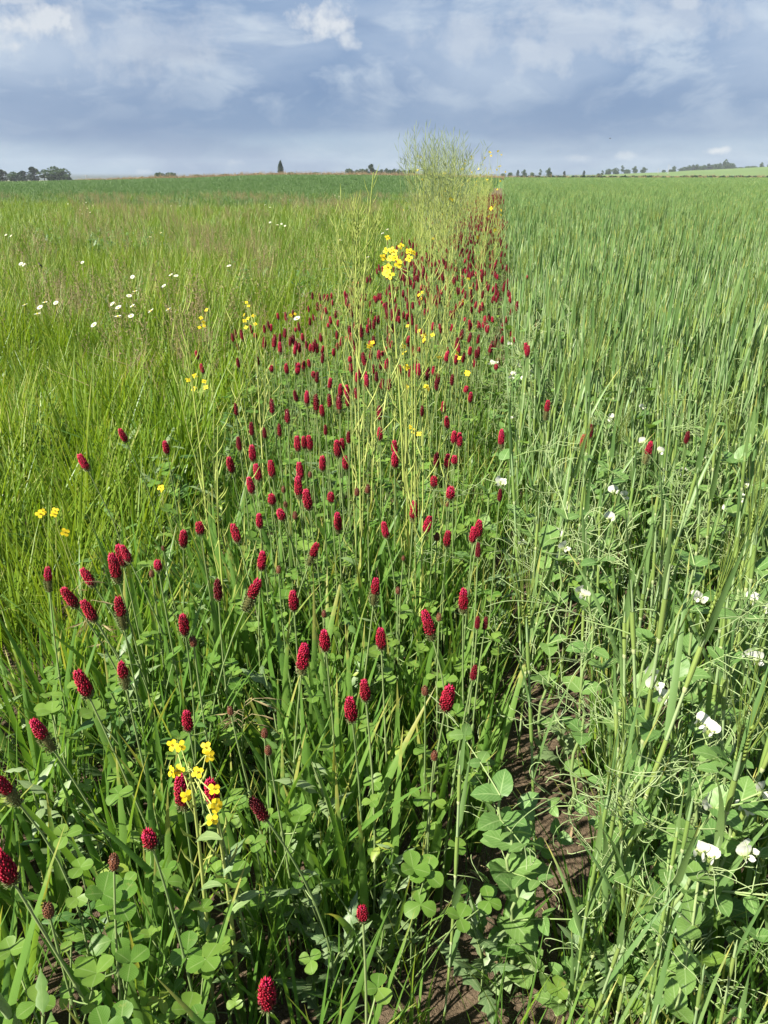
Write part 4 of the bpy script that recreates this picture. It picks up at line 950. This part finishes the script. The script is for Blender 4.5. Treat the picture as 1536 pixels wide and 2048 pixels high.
rape_hero(b1, [((b1, at(470, 1850, .22), t1), .0046)], [(at(430, 1612, .52), (.3, -.6, .6))], 'thick pale green cut stalk beside the near yellow rape stem', RGp, .8, 6)
b2 = Vector((.06, 1.95, 0)); b2.z = height(b2.x, b2.y)
F2 = ((775, 475), (773, 502), (783, 500), (789, 505), (802, 492), (818, 503), (825, 505), (766, 515), (780, 516), (790, 517), (800, 527), (796, 530), (775, 535), (775, 547), (780, 550), (818, 517), (772, 545))
fl = [(at(x, y, 1.075+R.uniform(-.006, .006)), Vector((R.gauss(0, .5), -.8, .6))) for x, y in F2]
for p_, _d in fl: pass
stm = [((b2, Vector((.07, 1.93, .5)), at(778, 520, 1.055)), .0042), ((b2, Vector((.10, 1.95, .5)), at(815, 528, 1.06)), .0038), ((b2, Vector((.08, 1.97, .6)), at(797, 545, 1.05)), .0036)]
rape_hero(b2, stm, fl, 'tall rape plant with the biggest bunch of bright yellow flowers', RGp, .80, 7)
PG = 'tall rape plants gone to pods'
for i, (px, Y, h, lab) in enumerate(((704, 3.7, 1.27, 'tall pale green pod stalk standing alone before the meadow'), (716, 3.75, 1.10, 'shorter podded stalk leaning against the tall lone pod stalk'), (696, 3.72, 1.16, 'slender podded stalk hidden close behind the tall lone pod stalk'))):
    x = (px-768)/1600*Y; rape(Vector((x+.02*i, Y, height(x, Y))), 40+i, h, 7 if i == 0 else 4, 13 if i == 0 else 8, .062, 'rpod', lab, PG, 0, leaves=2, spreadtop=.10, r0=.0075, pod_from=.5)
for i in range(17):
    px = 842 + i*5.4 + R.uniform(-3, 3); Y = R.uniform(6.8, 8.8); x = (px-768)/1670*Y; h = R.uniform(1.5, 1.74)*(1 if px < 905 else .95)
    rape(Vector((x, Y, height(x, Y))), 50+i % 6, 1.62, 11, 12, .062, 'rpod2', 'tall greyish pod filled rape plant of the dense clump against the sky', PG, 0, False, 1.4, leaves=3, spreadtop=.20, pod_from=.3).scale = (1, 1, h/1.62)
for i in range(22):
    Y = R.uniform(8.5, 17); s = R.uniform(-.9, -.28); x = ROW*Y+s; h = R.uniform(1.18, 1.5)
    rape(Vector((x, Y, height(x, Y))), 60+i % 5, 1.35, 6, 6, .055, 'rpod', 'yellow green rape plant with scattered flowers behind the tall dense clump', RGp, R.randrange(0, 4), False, 1.0, leaves=3, spreadtop=.16).scale = (1, 1, h/1.35)
for (px, py, Y) in ((838, 318, 8.0), (940, 325, 9.5), (995, 308, 11.0), (975, 308, 10.5), (1005, 335, 12.0), (905, 388, 7.0), (958, 318, 10), (882, 345, 8), (918, 340, 9)):
    x = (px-768)/1640*Y; z = CAM_H + (354-py)/1640*Y
    rape(Vector((x, Y, height(x, Y))), 70+px % 3, z, 3, 4, .05, 'rpod', 'rape stem topped by a small yellow flower tuft above the distant strip', RGp, 5, False, 1.2, leaves=2, spreadtop=.08)
# thinner yellow green rape stems through the whole strip
for i in range(34):
    Y = 1.5 + 6.5*R.random()**1.5; s = R.uniform(-.95, -.05); x = ROW*Y+s; h = R.uniform(.62, .92) if Y < 3 else R.uniform(.7, 1.12)
    rape(Vector((x, Y, height(x, Y))), 80+i % 7, .85, 3, 6, .048, 'rpod', ('thin rape stem with yellow flowers ' if i % 5 == 0 else 'thin pale podded rape stem ') + ('rising among the near crimson clover' if Y < 3 else 'among the clover around the biggest yellow bunch' if Y < 5 else 'in the dense clover before the tall clump'), 'thin rape stems among the clover', 3 if i % 5 == 0 else 0, False, 1.1, leaves=3, spreadtop=.10, r0=.0044).scale = (1, 1, h/.85)
def small_yellow(pxs, z, label, group='small yellow flower sprays'):
    ps = [at(x, y, z) for x, y in pxs]; c = sum(ps, Vector())/len(ps); b = Vector((c.x+.02, c.y+.02, height(c.x, c.y)))
    root = tag(obj('mustard_plant', None, loc=b), label, 'plant', group); mb = MB()
    t = c-b-Vector((0, 0, .04)); mb.tube(bez(Vector(), Vector((.01, 0, t.z*.5)), t, 5), .0016, 'rstem', 4)
    for p in ps: mb.tube([t, p-b-Vector((0, 0, .012))], .0008, 'rstem', 3)
    obj('stem', mb.mesh('mustard_stem'), root)
    for p in ps: obj('flower', FLW_ME, root, mat4=frame(p-b, (R.gauss(0, .5), -.6, .7), R.uniform(0, 6), R.uniform(.75, 1.0)))
for a in ((((402, 636), (407, 645), (399, 655), (408, 652), (413, 620)), .62, 'yellow spray with the largest petals in the lime grass'), (((493, 605), (488, 630), (496, 637), (507, 632), (489, 642), (492, 655), (510, 648), (497, 612)), .62, 'loose tall yellow spray beside the first crimson heads'),
          (((376, 760), (390, 752), (408, 763), (412, 775), (388, 778)), .55, 'low yellow spray in lime grass before the grey weeds'), (((80, 1028), (85, 1024)), .5, 'buttercup like yellow flower beside brown grass'), (((110, 1022), (108, 1028)), .52, 'closed yellow flower next to the open one'), (((130, 1065),), .48, 'single pale yellow petal hanging on a grass stem'), (((325, 978), (321, 975)), .45, 'small yellow flower among grey thistle leaves'),
          (((742, 690), (745, 685), (737, 693)), .66, 'yellow flowers beside a pink clover head'), (((913, 712), (919, 716), (914, 706)), .62, 'yellow flower touching a dark clover head'), (((934, 745), (936, 748)), .6, 'single star shaped yellow flower above broad blades'), (((852, 773), (855, 777)), .58, 'yellow flower beneath a fading red head'), (((822, 855), (828, 862), (838, 868)), .55, 'yellow flowers on a pale stem above the dark blades'), (((590, 628), (582, 631)), .6, 'tiny yellow flower beside a white daisy'),
          (((815, 652), (838, 662), (846, 672), (848, 680), (865, 670)), .64, 'scattered yellow petals between crowded crimson heads'), (((845, 585), (838, 590), (842, 598)), .68, 'yellow flower behind the biggest rape bunch'), (((808, 395), (812, 405), (807, 420)), .75, 'far yellow spray at the meadow side of the tall pods')):
    small_yellow(*a)

# ------------------------------------------------------------------ daisies
DC = MB(); DC.tube([Vector((0, 0, -.002)), Vector((0, 0, .002)), Vector((0, 0, .0055))], [.004, .0062, .002], 'disc', 8, True)
DP = MB(); DP.strip((0, .005, 0), (0, 1, .1), (1, 0, 0), .016, .0060, lambda t: .55+.45*ell(t) if t < .9 else .4, 'white', 3, .12, .25); DPM = DP.mesh('daisy_petal'); DCM = DC.mesh('daisy_disc')
RING = MB()
for j in range(16): RING.add(DP, Matrix.Rotation(j*2*pi/16, 4, 'Z'))
RING_ME = RING.mesh('daisy_petals')
def daisy(px, py, z, label, s=1.0):
    c = at(px, py, z); b = Vector((c.x+R.gauss(0, .03), c.y+.03, height(c.x, c.y))); root = tag(obj('daisy', None, loc=b), label, 'flower', 'white daisies in the meadow')
    mb = MB(); d = Vector((R.gauss(-.2, .3), R.gauss(-.35, .25), 1)).normalized(); t = c-b; mb.tube(bez(Vector(), t-d*t.z*.5, t-d*.003, 5), .0014, 'mead', 4); obj('stem', mb.mesh('daisy_stem'), root)
    h = obj('flower_head', DCM, root, mat4=frame(t, d, R.uniform(0, 6), s))
    if c.y < 5.2:
        for j in range(16): obj('petal', DPM, h, mat4=Matrix.Rotation(j*2*pi/16, 4, 'Z'))
    else: obj('petals', RING_ME, h)
for a in ((188, 650, 'white daisy standing lowest in the lime grass'), (337, 619, 'big open white daisy at the end of the daisy row'), (302, 622, 'white daisy beside the big open one'), (265, 612, 'white daisy in the middle of the daisy cluster'), (258, 592, 'white daisy tilted just above the cluster middle'), (270, 583, 'topmost white daisy of the cluster'), (236, 633, 'drooping daisy with yellow centre below the cluster'), (262, 632, 'daisy hanging behind grass below the cluster'), (237, 615, 'half hidden daisy at the cluster edge'), (225, 608, 'outermost half hidden daisy of the cluster'),
          (90, 605, 'daisy topping the small outer group'), (75, 628, 'lower daisy of the small outer group'), (80, 615, 'middle daisy of the small outer group'), (112, 606, 'end daisy of the small outer group'), (50, 610, 'single daisy outside the small outer group'), (48, 530, 'white daisy near the dark insect'), (42, 528, 'second white daisy near the dark insect'), (740-475, 554, 'lone faint daisy above the cluster'), (165, 525, 'lone daisy beside a green weed patch'), (342, 550, 'upper white daisy on dry twigs'), (328, 572, 'lower white daisy on dry twigs'), (352, 552, 'small daisy beside the dry twigs'),
          (22, 472, None), (12, 470, None), (160, 420, None), (168, 410, None), (175, 417, None), (180, 425, None), (172, 405, None), (185, 412, None), (164, 428, None), (300, 474, None), (322, 466, None), (342, 412, None), (360, 412, None), (540, 445, None), (555, 450, None), (563, 448, None), (570, 452, None), (470, 407, None), (530, 410, None), (540, 415, None), (87, 402, None), (136, 408, None), (670, 391, None), (678, 393, None), (775, 459, None), (765, 467, None), (735, 515, None), (458, 532, None), (680, 480, None), (594, 637, 'white daisy beside a tiny yellow flower')):
    daisy(a[0], a[1], .60, a[2] or 'small distant white daisy in the rough meadow', R.uniform(.72, .95))
# the dark insect above the meadow
ins = tag(obj('flying_insect', None, loc=at(80, 530, .85)), 'black insect blurred in flight above the meadow daisies', 'insect')
mb = MB(); mb.spindle((-.010, 0, .012), (.014, 0, -.012), .0045, 'dark', 6); obj('body', mb.mesh('insect_body'), ins)
for s in (-1, 1):
    mb = MB(); mb.strip((0, 0, 0), (.4*s, .2, -.9 if s > 0 else .9), (0, 1, 0), .02, .008, ell, 'dark', 3); obj('wing', mb.mesh('insect_wing'), ins)

# ------------------------------------------------------------------ barley plants near the camera
BV = []
for i in range(9):
    st, lv, e = barley_stalk(1000+i, .60+.02*i, False, i in (2, 7)); BV.append((st.mesh('barley_stem'), [l.mesh('barley_leaf') for l in lv], e.mesh('barley_ear') if e else None))
def barley(x, y, v, label, s=1.0, rz=None, tilt=(0, 0)):
    st, lv, e = BV[v]; root = tag(obj('barley_plant', None, loc=(x, y, height(x, y)), rot=(tilt[0], tilt[1], R.uniform(-.6, .6) if rz is None else rz), scale=s), label, 'plant', 'barley plants at the field edge')
    obj('stem', st, root)
    for l in lv: obj('leaf', l, root)
    if e: obj('ear', e, root)
sp = area(.42, 2.6, lambda y: 165 if y < 1.2 else 125, lambda x, y: off(x, y) > .10 and gap(x, y) > .06 and R.random() < (.35 if gap(x, y) < .18 else 1), .1)
R.shuffle(sp); sp = sorted(sp, key=lambda p: p[1])[:290]
print('barley', len(sp), 'clover', N_CL[0])
for x, y in sp:
    v = R.choice((0, 1, 3, 4, 5, 6, 8, 0, 1, 3, 4, 5, 6, 8, 2, 7)); barley(x, y, v, ('barley stalk with an emerging bristly ear ' if v in (2, 7) else 'upright pale barley stalk without ear ') + ('leaning over the bare soil gap' if gap(x, y) < .22 else 'among the big pea leaves low in the picture' if y < 1.15 else 'between the netted pea tendrils and white flowers' if y < 1.8 else 'in the first dense rows behind the white peas'), R.uniform(.85, 1.1)*(.72 if y < .7 else 1), tilt=(R.gauss(0, .045), R.gauss(.01, .045)))
p = at(1125, 2046, .02); barley(p.x, p.y, 2, 'stalk whose yellow green bristly ear bends over the big pea plant', .78, 0.3, (.0, .07))
p = at(1285, 1300, .25); barley(p.x, p.y, 7, 'stalk with a fanned bristly ear standing among white pea flowers', 1.02, 0, (0, .0))
p = at(885, 2046, .02); barley(p.x, p.y, 4, 'lone pale stalk leaning over the bare soil patch', .82, .2, (0, .10))

# ------------------------------------------------------------------ pea plants near the camera
PLV = []
for i in range(3):
    t = MB(); t.strip((0, 0, 0), (0, 1, 0), (1, 0, 0), 1, .62+.05*i, ovat, 'pea', 8, .22, -.25-.15*i, wave=.05); PLV.append(t.mesh('pea_leaflet'))
PST = []
for i in range(3):
    t = MB(); t.strip((0, 0, 0), (0, 1, 0), (1, 0, 0), 1, .72+.06*i, cord, 'pea', 8, .20, -.25-.2*i, wave=.09); PST.append(t.mesh('pea_stipule'))
def pea_flower(parent, loc, face, s=1.0):
    o = obj('flower', PF['calyx'], parent, loc=loc, rot=(R.gauss(-.15, .25), R.gauss(0, .25), face), scale=s)
    obj('standard_petal', PF['standard_petal'], o); obj('wing_petal', PF['wing1'], o); obj('wing_petal', PF['wing-1'], o)
def pea_plant(base, top, label, flowers=(), nodes=7, leafy=True, ssz=.055, seed=1, bow=None):
    q = random.Random(seed); base = Vector(base); base.z = height(base.x, base.y)
    root = tag(obj('pea_plant', None, loc=base), label, 'plant', 'pea plants at the field edge')
    rel = Vector(top)-base; pts = bez(Vector(), Vector((rel.x*.15, rel.y*.15, rel.z*.55)) + (Vector(bow) if bow else Vector()), rel, nodes*2)
    for i in range(1, len(pts)-1): pts[i] = pts[i] + Vector((.006*(-1)**(i//2), .002, 0))
    mb = MB(); mb.tube(pts, [.0036-.0016*i/(nodes*2) for i in range(nodes*2+1)], 'peastem', 6); obj('stem', mb.mesh('pea_stem'), root)
    a = q.uniform(0, 6.28); td = MB()
    for i in range(1, nodes+1):
        p = pts[i*2]; f = 1-.45*abs(i/nodes-.45); a += pi+q.gauss(0, .3)
        for sg in (-1, 1):
            obj('stipule', q.choice(PST), root, mat4=Matrix.Translation(p) @ Matrix.Rotation(a+sg*q.uniform(.6, 1.2), 4, 'Z') @ Matrix.Rotation(q.uniform(.15, .95), 4, 'X') @ Matrix.Scale(ssz*f*q.uniform(.9, 1.15), 4))
        if i < 2: continue
        dd = Vector((cos(a+1.57)*.9, sin(a+1.57)*.9, q.uniform(.25, .8))).normalized(); L = q.uniform(.07, .12)
        rp = [p, p+dd*L*.5, p+dd*L+Vector((0, 0, -.006))]
        rm = MB(); rm.tube([x-p for x in rp], [.0015, .0012, .0010], 'peastem', 4); lf = obj('leaf', rm.mesh('pea_leaf_stalk'), root, loc=p)
        if leafy:
            sd = dd.cross(Vector((0, 0, 1))).normalized()
            for t in (.5, .95):
                for sg in (-1, 1):
                    dl = (sd*sg + dd*.45).normalized(); z = dl.cross(dd*(-sg)).normalized(); z = z if z.z > 0 else -z
                    m = Matrix.Translation(dd*L*t) @ Matrix((( *dl.cross(z), 0), (*dl, 0), (*z, 0), (0, 0, 0, 1))).transposed() @ Matrix.Rotation(q.gauss(0, .25), 4, 'Y') @ Matrix.Scale(q.uniform(.028, .038)*f, 4)
                    obj('leaflet', q.choice(PLV), lf, mat4=m)
            pea_tendrils(td, q, p+dd*L, dd, 3, .07)
        else: pea_tendrils(td, q, p+dd*L*.5, dd, 11, .10)
    tag(obj('tendrils', td.mesh('pea_tendrils'), root), kind='stuff')
    for (pt, face) in flowers:
        pea_flower(root, Vector(pt)-base, face, q.uniform(.70, .92))
    return root
pea_plant(at(1030, 1985, 0), at(1000, 1590, .40), 'biggest leafy pea plant with broad marbled leaves over bare soil', (), 8, True, .062, 3)
pea_plant(at(1050, 1900, 0), at(1045, 1620, .30), 'shorter leafy pea plant half behind the biggest one', (), 5, True, .055, 4)
pea_plant(at(1255, 1880, 0), at(1230, 1640, .33), 'young pea shoot with folded upright tip between barley stalks', (), 6, True, .045, 5)
pea_plant(at(1110, 2040, 0), at(1290, 1900, .16), 'low sprawling pea plant with curled tendrils at the bottom edge', (), 6, True, .045, 6)
WF = [((1003, 967), (1003, 972)), ((1228, 988), (1246, 996), (1218, 1042)), ((1306, 1350), (1312, 1378), (1328, 1402)), ((1388, 1198), (1400, 1205)), ((1502, 1206), (1530, 1225)), ((1511, 1326), (1500, 1318)), ((1396, 1450), (1416, 1466)), ((1490, 1627), (1520, 1590)), ((1424, 1622), (1418, 1612)), ((1400, 1708), (1418, 1722)), ((1490, 1716), (1500, 1708)),
      ((1485, 968), (1492, 975), (1480, 1000)), ((1127, 1100),), ((1222, 838), (1228, 842)), ((1284, 818),), ((1318, 906), (1285, 888)), ((1026, 682), (1021, 690)), ((1078, 648), (1082, 645)), ((1138, 632), (1147, 645), (1153, 655), (1159, 652)), ((1200, 664), (1195, 668)), ((1023, 758), (1027, 752), (1036, 735)), ((982, 730), (993, 728)), ((1062, 748), (1047, 762)), ((1052, 690),), ((1170, 1195), (1158, 1188))]
LAB = ['white pea flowers at the clover edge beside pale netted tendrils', 'three white pea flowers stacked in front of the fanned barley ear', 'three white pea flowers hanging one under another', 'white flower lying flat across a pale barley stalk', 'white flowers high by the photo edge over wavy leaves', 'star shaped white flower over a round leaf', 'white hooded flower facing down beside a broad stalk', 'large white flower with dangling petal at the photo edge', 'nodding white flower and bud above a large round leaf', 'two white flowers either side of a striped barley sheath', 'pair of white flowers in the low shaded corner',
       'group of white flowers high among dense barley', 'small cream bud like flower over tangled tendrils', 'white flower near a lone crimson head', 'white flower high in the barley beyond the folded leaf', 'white flower touching the outermost crimson head', 'tiny white flower beside the clover edge', 'white flower above the dense pea thicket', 'cluster of several white flowers around dark heads', 'small white flower beside a dark red head in the barley', 'white flowers on the pale tendril thicket', 'white flowers next to a dark clover head', 'white flower with bud on a thin stem near the lone head', 'solitary far white flower near the strip', 'cream flowers low over the shaded gap']
for i, (fs, lab) in enumerate(zip(WF, LAB)):
    z = .57 if fs[0][1] < 1500 else .47
    ps = [at(x, y, z-.004*j) for j, (x, y) in enumerate(fs)]
    c = sum(ps, Vector())/len(ps); b = Vector((c.x+R.uniform(-.08, .06), c.y+R.uniform(.02, .09), 0)); tp = c+Vector((R.uniform(-.03, .03), R.uniform(.02, .05), .05))
    pea_plant(b, tp, 'pea plant with '+lab, [(p, R.uniform(-1.0, 1.0)) for p in ps], 6, i % 3 == 1, .052, 20+i)

# ------------------------------------------------------------------ foreground blades, oats, thistle, speedwell
BL = []
for i in range(6):
    q = random.Random(1200+i); t = MB(); blade(t, (0, 0, 0), 0, .40+.035*i, .0185+.0020*(i % 3), .03, .12+.09*i, 'blade', 10, .28, q.uniform(-.9, .9)); BL.append(t.mesh('grass_blade'))
sp = [(x, y) for x, y in area(.5, 2.0, 90, lambda x, y: strip_(x, y) and off(x, y) > -1.0 and gap(x, y) > .07, .05)]
R.shuffle(sp)
for x, y in sp[:150]:
    root = tag(obj('grass_tuft', None, loc=(x, y, height(x, y)-.004)), 'clump of broad upright green blades ' + ('on the shaded meadow side of the near yellow rape' if off(x, y) < -.62 else 'growing beside the bare soil' if off(x, y) > -.2 else 'around the near yellow rape stem' if y < 1.05 else 'between the clover stems behind the near yellow rape'), 'grass clump', 'broad grass clumps in the strip')
    for j in range(R.randrange(5, 9)):
        obj('blade', R.choice(BL), root, loc=(R.gauss(0, .014), R.gauss(0, .014), 0), rot=(R.gauss(0, .10), R.gauss(.04, .12), R.uniform(0, 6.28)), scale=R.uniform(.66, 1.0))
def oat(base, top, n, label, seed):
    q = random.Random(seed); base = Vector(base); top = Vector(top); root = tag(obj('wild_oat', None, loc=base), label, 'plant', 'wild oats in the strip'); rel = top-base
    pts = bez(Vector(), Vector((rel.x*.2, rel.y*.2, rel.z*.6)), rel, 10); mb = MB(); mb.tube(pts, [.002-.0013*i/10 for i in range(11)], 'cstem', 5)
    hs = []
    for i in range(n):
        p = pts[-1].lerp(pts[6], i/n); a = q.uniform(0, 6.28); d = Vector((cos(a), sin(a)*.6, q.uniform(-.3, .3))); e = p+d*q.uniform(.02, .045); mb.tube([p, p.lerp(e, .5)+Vector((0, 0, .008)), e], .0005, 'dry', 3); hs.append((e, d))
    obj('stem', mb.mesh('oat_stem'), root)
    for e, d in hs:
        t = MB()
        for sg in (-1, 1): t.strip((0, 0, 0), (d.x+.12*sg, d.y, -.35), (0, 0, 1), .024, .0042, f_prof, 'dry', 3, .4)
        t.tube([Vector((0, 0, 0)), Vector((d.x*.035, d.y*.035, -.012))], [.0004, .0002], 'brown', 3); obj('husk', t.mesh('oat_husk'), root, loc=e)
oat(at(300, 1500, .1), at(150, 1180, .55), 12, 'grey stemmed wild oat with pale husks crossing the dark red heads', 1)
oat(at(490, 1600, .05), at(490, 1405, .42), 9, 'wild oat whose straw husks fan out over the brown buds', 2)
def thistle(base, h, label, seed):
    q = random.Random(seed); base = Vector(base); base.z = height(base.x, base.y); root = tag(obj('thistle', None, loc=base), label, 'plant', 'grey green thistles and docks'); pts = bez(Vector(), Vector((.01, 0, h*.5)), Vector((q.gauss(0, .05), q.gauss(0, .03), h)), 9)
    mb = MB(); mb.tube(pts, [.0035-.0018*i/9 for i in range(10)], 'cstem', 5); obj('stem', mb.mesh('thistle_stem'), root)
    for i in range(12):
        p = pts[1+i*8//12]; t = MB(); L = q.uniform(.06, .11)*(1.2-.55*i/12); blade(t, (0, 0, 0), 0, L, L*.36, q.uniform(.5, 1.1), q.uniform(.2, .8), 'weed2', 12, .3, 0, toothed); obj('leaf', t.mesh('thistle_leaf'), root, loc=p, rot=(0, 0, i*2.4))
for (px, py, h, lb) in ((215, 1640, .34, 'grey green dock with wavy leaves below the wild oats'), (300, 1500, .3, 'spiny bright thistle under the tufted clover head'), (40, 1560, .28, 'spiny thistle at the photo edge beside a fading head'), (340, 1120, .36, 'grey thistle behind the small red heads'), (300, 1050, .40, 'pale grey thistle in front of the lime grass'), (450, 1050, .5, 'tall silvery weed stalk beside the meadow edge'), (640, 2040, .22, 'dark prickly thistle at the bottom edge of the strip'), (960, 2000, .18, 'small prickly thistle on the bare soil'), (1230, 2040, .22, 'light spiny thistle at the foot of the barley'), (1120, 1560, .16, 'low dark thistle rosette beside the soil gap')):
    thistle(at(px, py, 0), h, lb, px)
c = at(258, 1760, .30); root = tag(obj('speedwell', None, loc=Vector((c.x, c.y, height(c.x, c.y)))), 'tiny pale blue flower hidden under the near yellow rape', 'flower')
mb = MB(); mb.tube([Vector(), Vector((.01, 0, .15)), Vector((0, 0, .30))], .001, 'cstem', 4); obj('stem', mb.mesh('speedwell_stem'), root)
t = MB(); t.strip((0, 0, 0), (0, 1, .2), (1, 0, 0), .008, .008, obov, 'blue', 3, .1); pm = t.mesh('speedwell_petal')
for j in range(5): obj('petal', pm, root, mat4=frame((0, 0, c.z-root.location.z), (0, -.5, .8), j*1.2566))
# straw stalk across the bottom corner, dry twigs in the meadow
def twig(base, top, mat, label, seed, n=7, r=.0022):
    q = random.Random(seed); base = Vector(base); rel = Vector(top)-base; root = tag(obj('dead_stalk', None, loc=base), label, 'dead stalk', 'dead branched stalks in the meadow'); mb = MB(); pts = bez(Vector(), rel*.5+Vector((q.gauss(0, .03), 0, .02)), rel, 7); mb.tube(pts, [r*(1-.6*i/7) for i in range(8)], mat, 5); obj('stem', mb.mesh('dead_stem'), root)
    for i in range(n):
        p = pts[2+i % 5]; e = Vector((q.gauss(0, .08), q.gauss(0, .05), q.uniform(.05, .14))); t = MB(); t.tube([Vector(), e*.5+Vector((q.gauss(0, .01), 0, 0)), e], [r*.5, r*.4, r*.2], mat, 4); obj('twig', t.mesh('dead_twig'), root, loc=p)
for (px, py, tx, ty, lb) in ((190, 830, 150, 720, 'pale dead stalk in lime grass nearest the photo edge'), (330, 830, 275, 690, 'pink brown dead stalk curving through the lime grass'), (225, 800, 290, 700, 'thin dead stalk leaning across the lime grass'), (345, 590, 330, 535, 'dead stalk carrying daisies in the meadow'), (440, 560, 400, 470, 'bleached branching stalk above the rough grass'), (430, 570, 450, 490, 'bleached stalk behind the branching one')):
    twig(at(px, py, .1), at(tx, ty, .62), 'dry' if px > 400 else 'brown', lb, px)
b = at(60, 2046, .15); mb = MB(); mb.tube([at(80, 2120, .12), at(20, 2030, .26), at(-20, 1975, .36)], [.006, .0058, .005], 'bstem', 6)
root = tag(obj('straw_stalk', mb.mesh('straw_stalk')), 'pale yellow stalk crossing the bottom corner of the photo', 'stalk')

# ------------------------------------------------------------------ air: faint haze that pales the far trees
hm = bpy.data.materials.new('haze'); hm.use_nodes = True; hm.node_tree.nodes.clear(); hk = NT(hm.node_tree)
pvn = hk.n('ShaderNodeVolumePrincipled', ins={'Color': (0.80, 0.88, 1.0, 1), 'Density': 0.00017, 'Anisotropy': 0.0})
hk.n('ShaderNodeOutputMaterial', ins={'Volume': pvn.outputs[0]})
hb = bpy.data.meshes.new('haze'); Q = 1650; Z0, Z1 = -14, 34
hb.from_pydata([(x, y, z) for z in (Z0, Z1) for x, y in ((-Q, -Q), (Q, -Q), (Q, Q), (-Q, Q))], [], [(3, 2, 1, 0), (4, 5, 6, 7), (0, 1, 5, 4), (1, 2, 6, 5), (2, 3, 7, 6), (3, 0, 4, 7)])
hb.materials.append(hm); tag(obj('haze', hb), 'thin pale air paling the distant trees', None, None, 'stuff')
SC.cycles.volume_bounces = 0

# ------------------------------------------------------------------ crumbs, stones and straw on the bare soil
def clod(seed):
    q = random.Random(seed); mb = MB(); n = 6; rows = []
    for i in range(4):
        th = pi*i/3; r_ = sin(th)
        rows.append([Vector((cos(2*pi*j/n)*r_, sin(2*pi*j/n)*r_, cos(th)*.7))*q.uniform(.75, 1.2) for j in range(n)])
    b = 0; mb.v = [tuple(p*.01) for r_ in rows for p in r_]
    for i in range(3):
        for j in range(n): mb.face((i*n+j, i*n+(j+1) % n, (i+1)*n+(j+1) % n, (i+1)*n+j), ((0, 0), (1, 0), (1, 1), (0, 1)), 'soil')
    return mb
LIT = [clod(i).mesh('soil_clod') for i in range(4)]
for i in range(3):
    q = random.Random(i); t = MB(); t.tube([Vector((-.03, 0, 0)), Vector((0, .004, .004)), Vector((.03, -.003, 0))], .0013, 'dry', 4)
    if i: t.strip((0, 0, .003), (1, .3*i, .1), (0, 1, 0), .05, .009, f_prof, 'dry' if i == 1 else 'brown', 4, .3, -.5)
    LIT.append(t.mesh('straw_bit'))
pts = []
for x, y in area(.45, 3.0, 420, lambda x, y: gap(x, y) < .22 or (off(x, y) > .1 and R.random() < .3)):
    k = R.choice((0, 1, 2, 3, 0, 1, 2, 3, 0, 1, 2, 3, 4, 5, 6)); pts.append(P_(x, y, s=R.uniform(.35, 1.5) if k < 4 else R.uniform(.6, 1.3), idx=k, tilt=.3, dz=.002))
scatter('soil_crumbs', pts, LIT, 'loose soil crumbs and bits of dead straw on the bare ground')
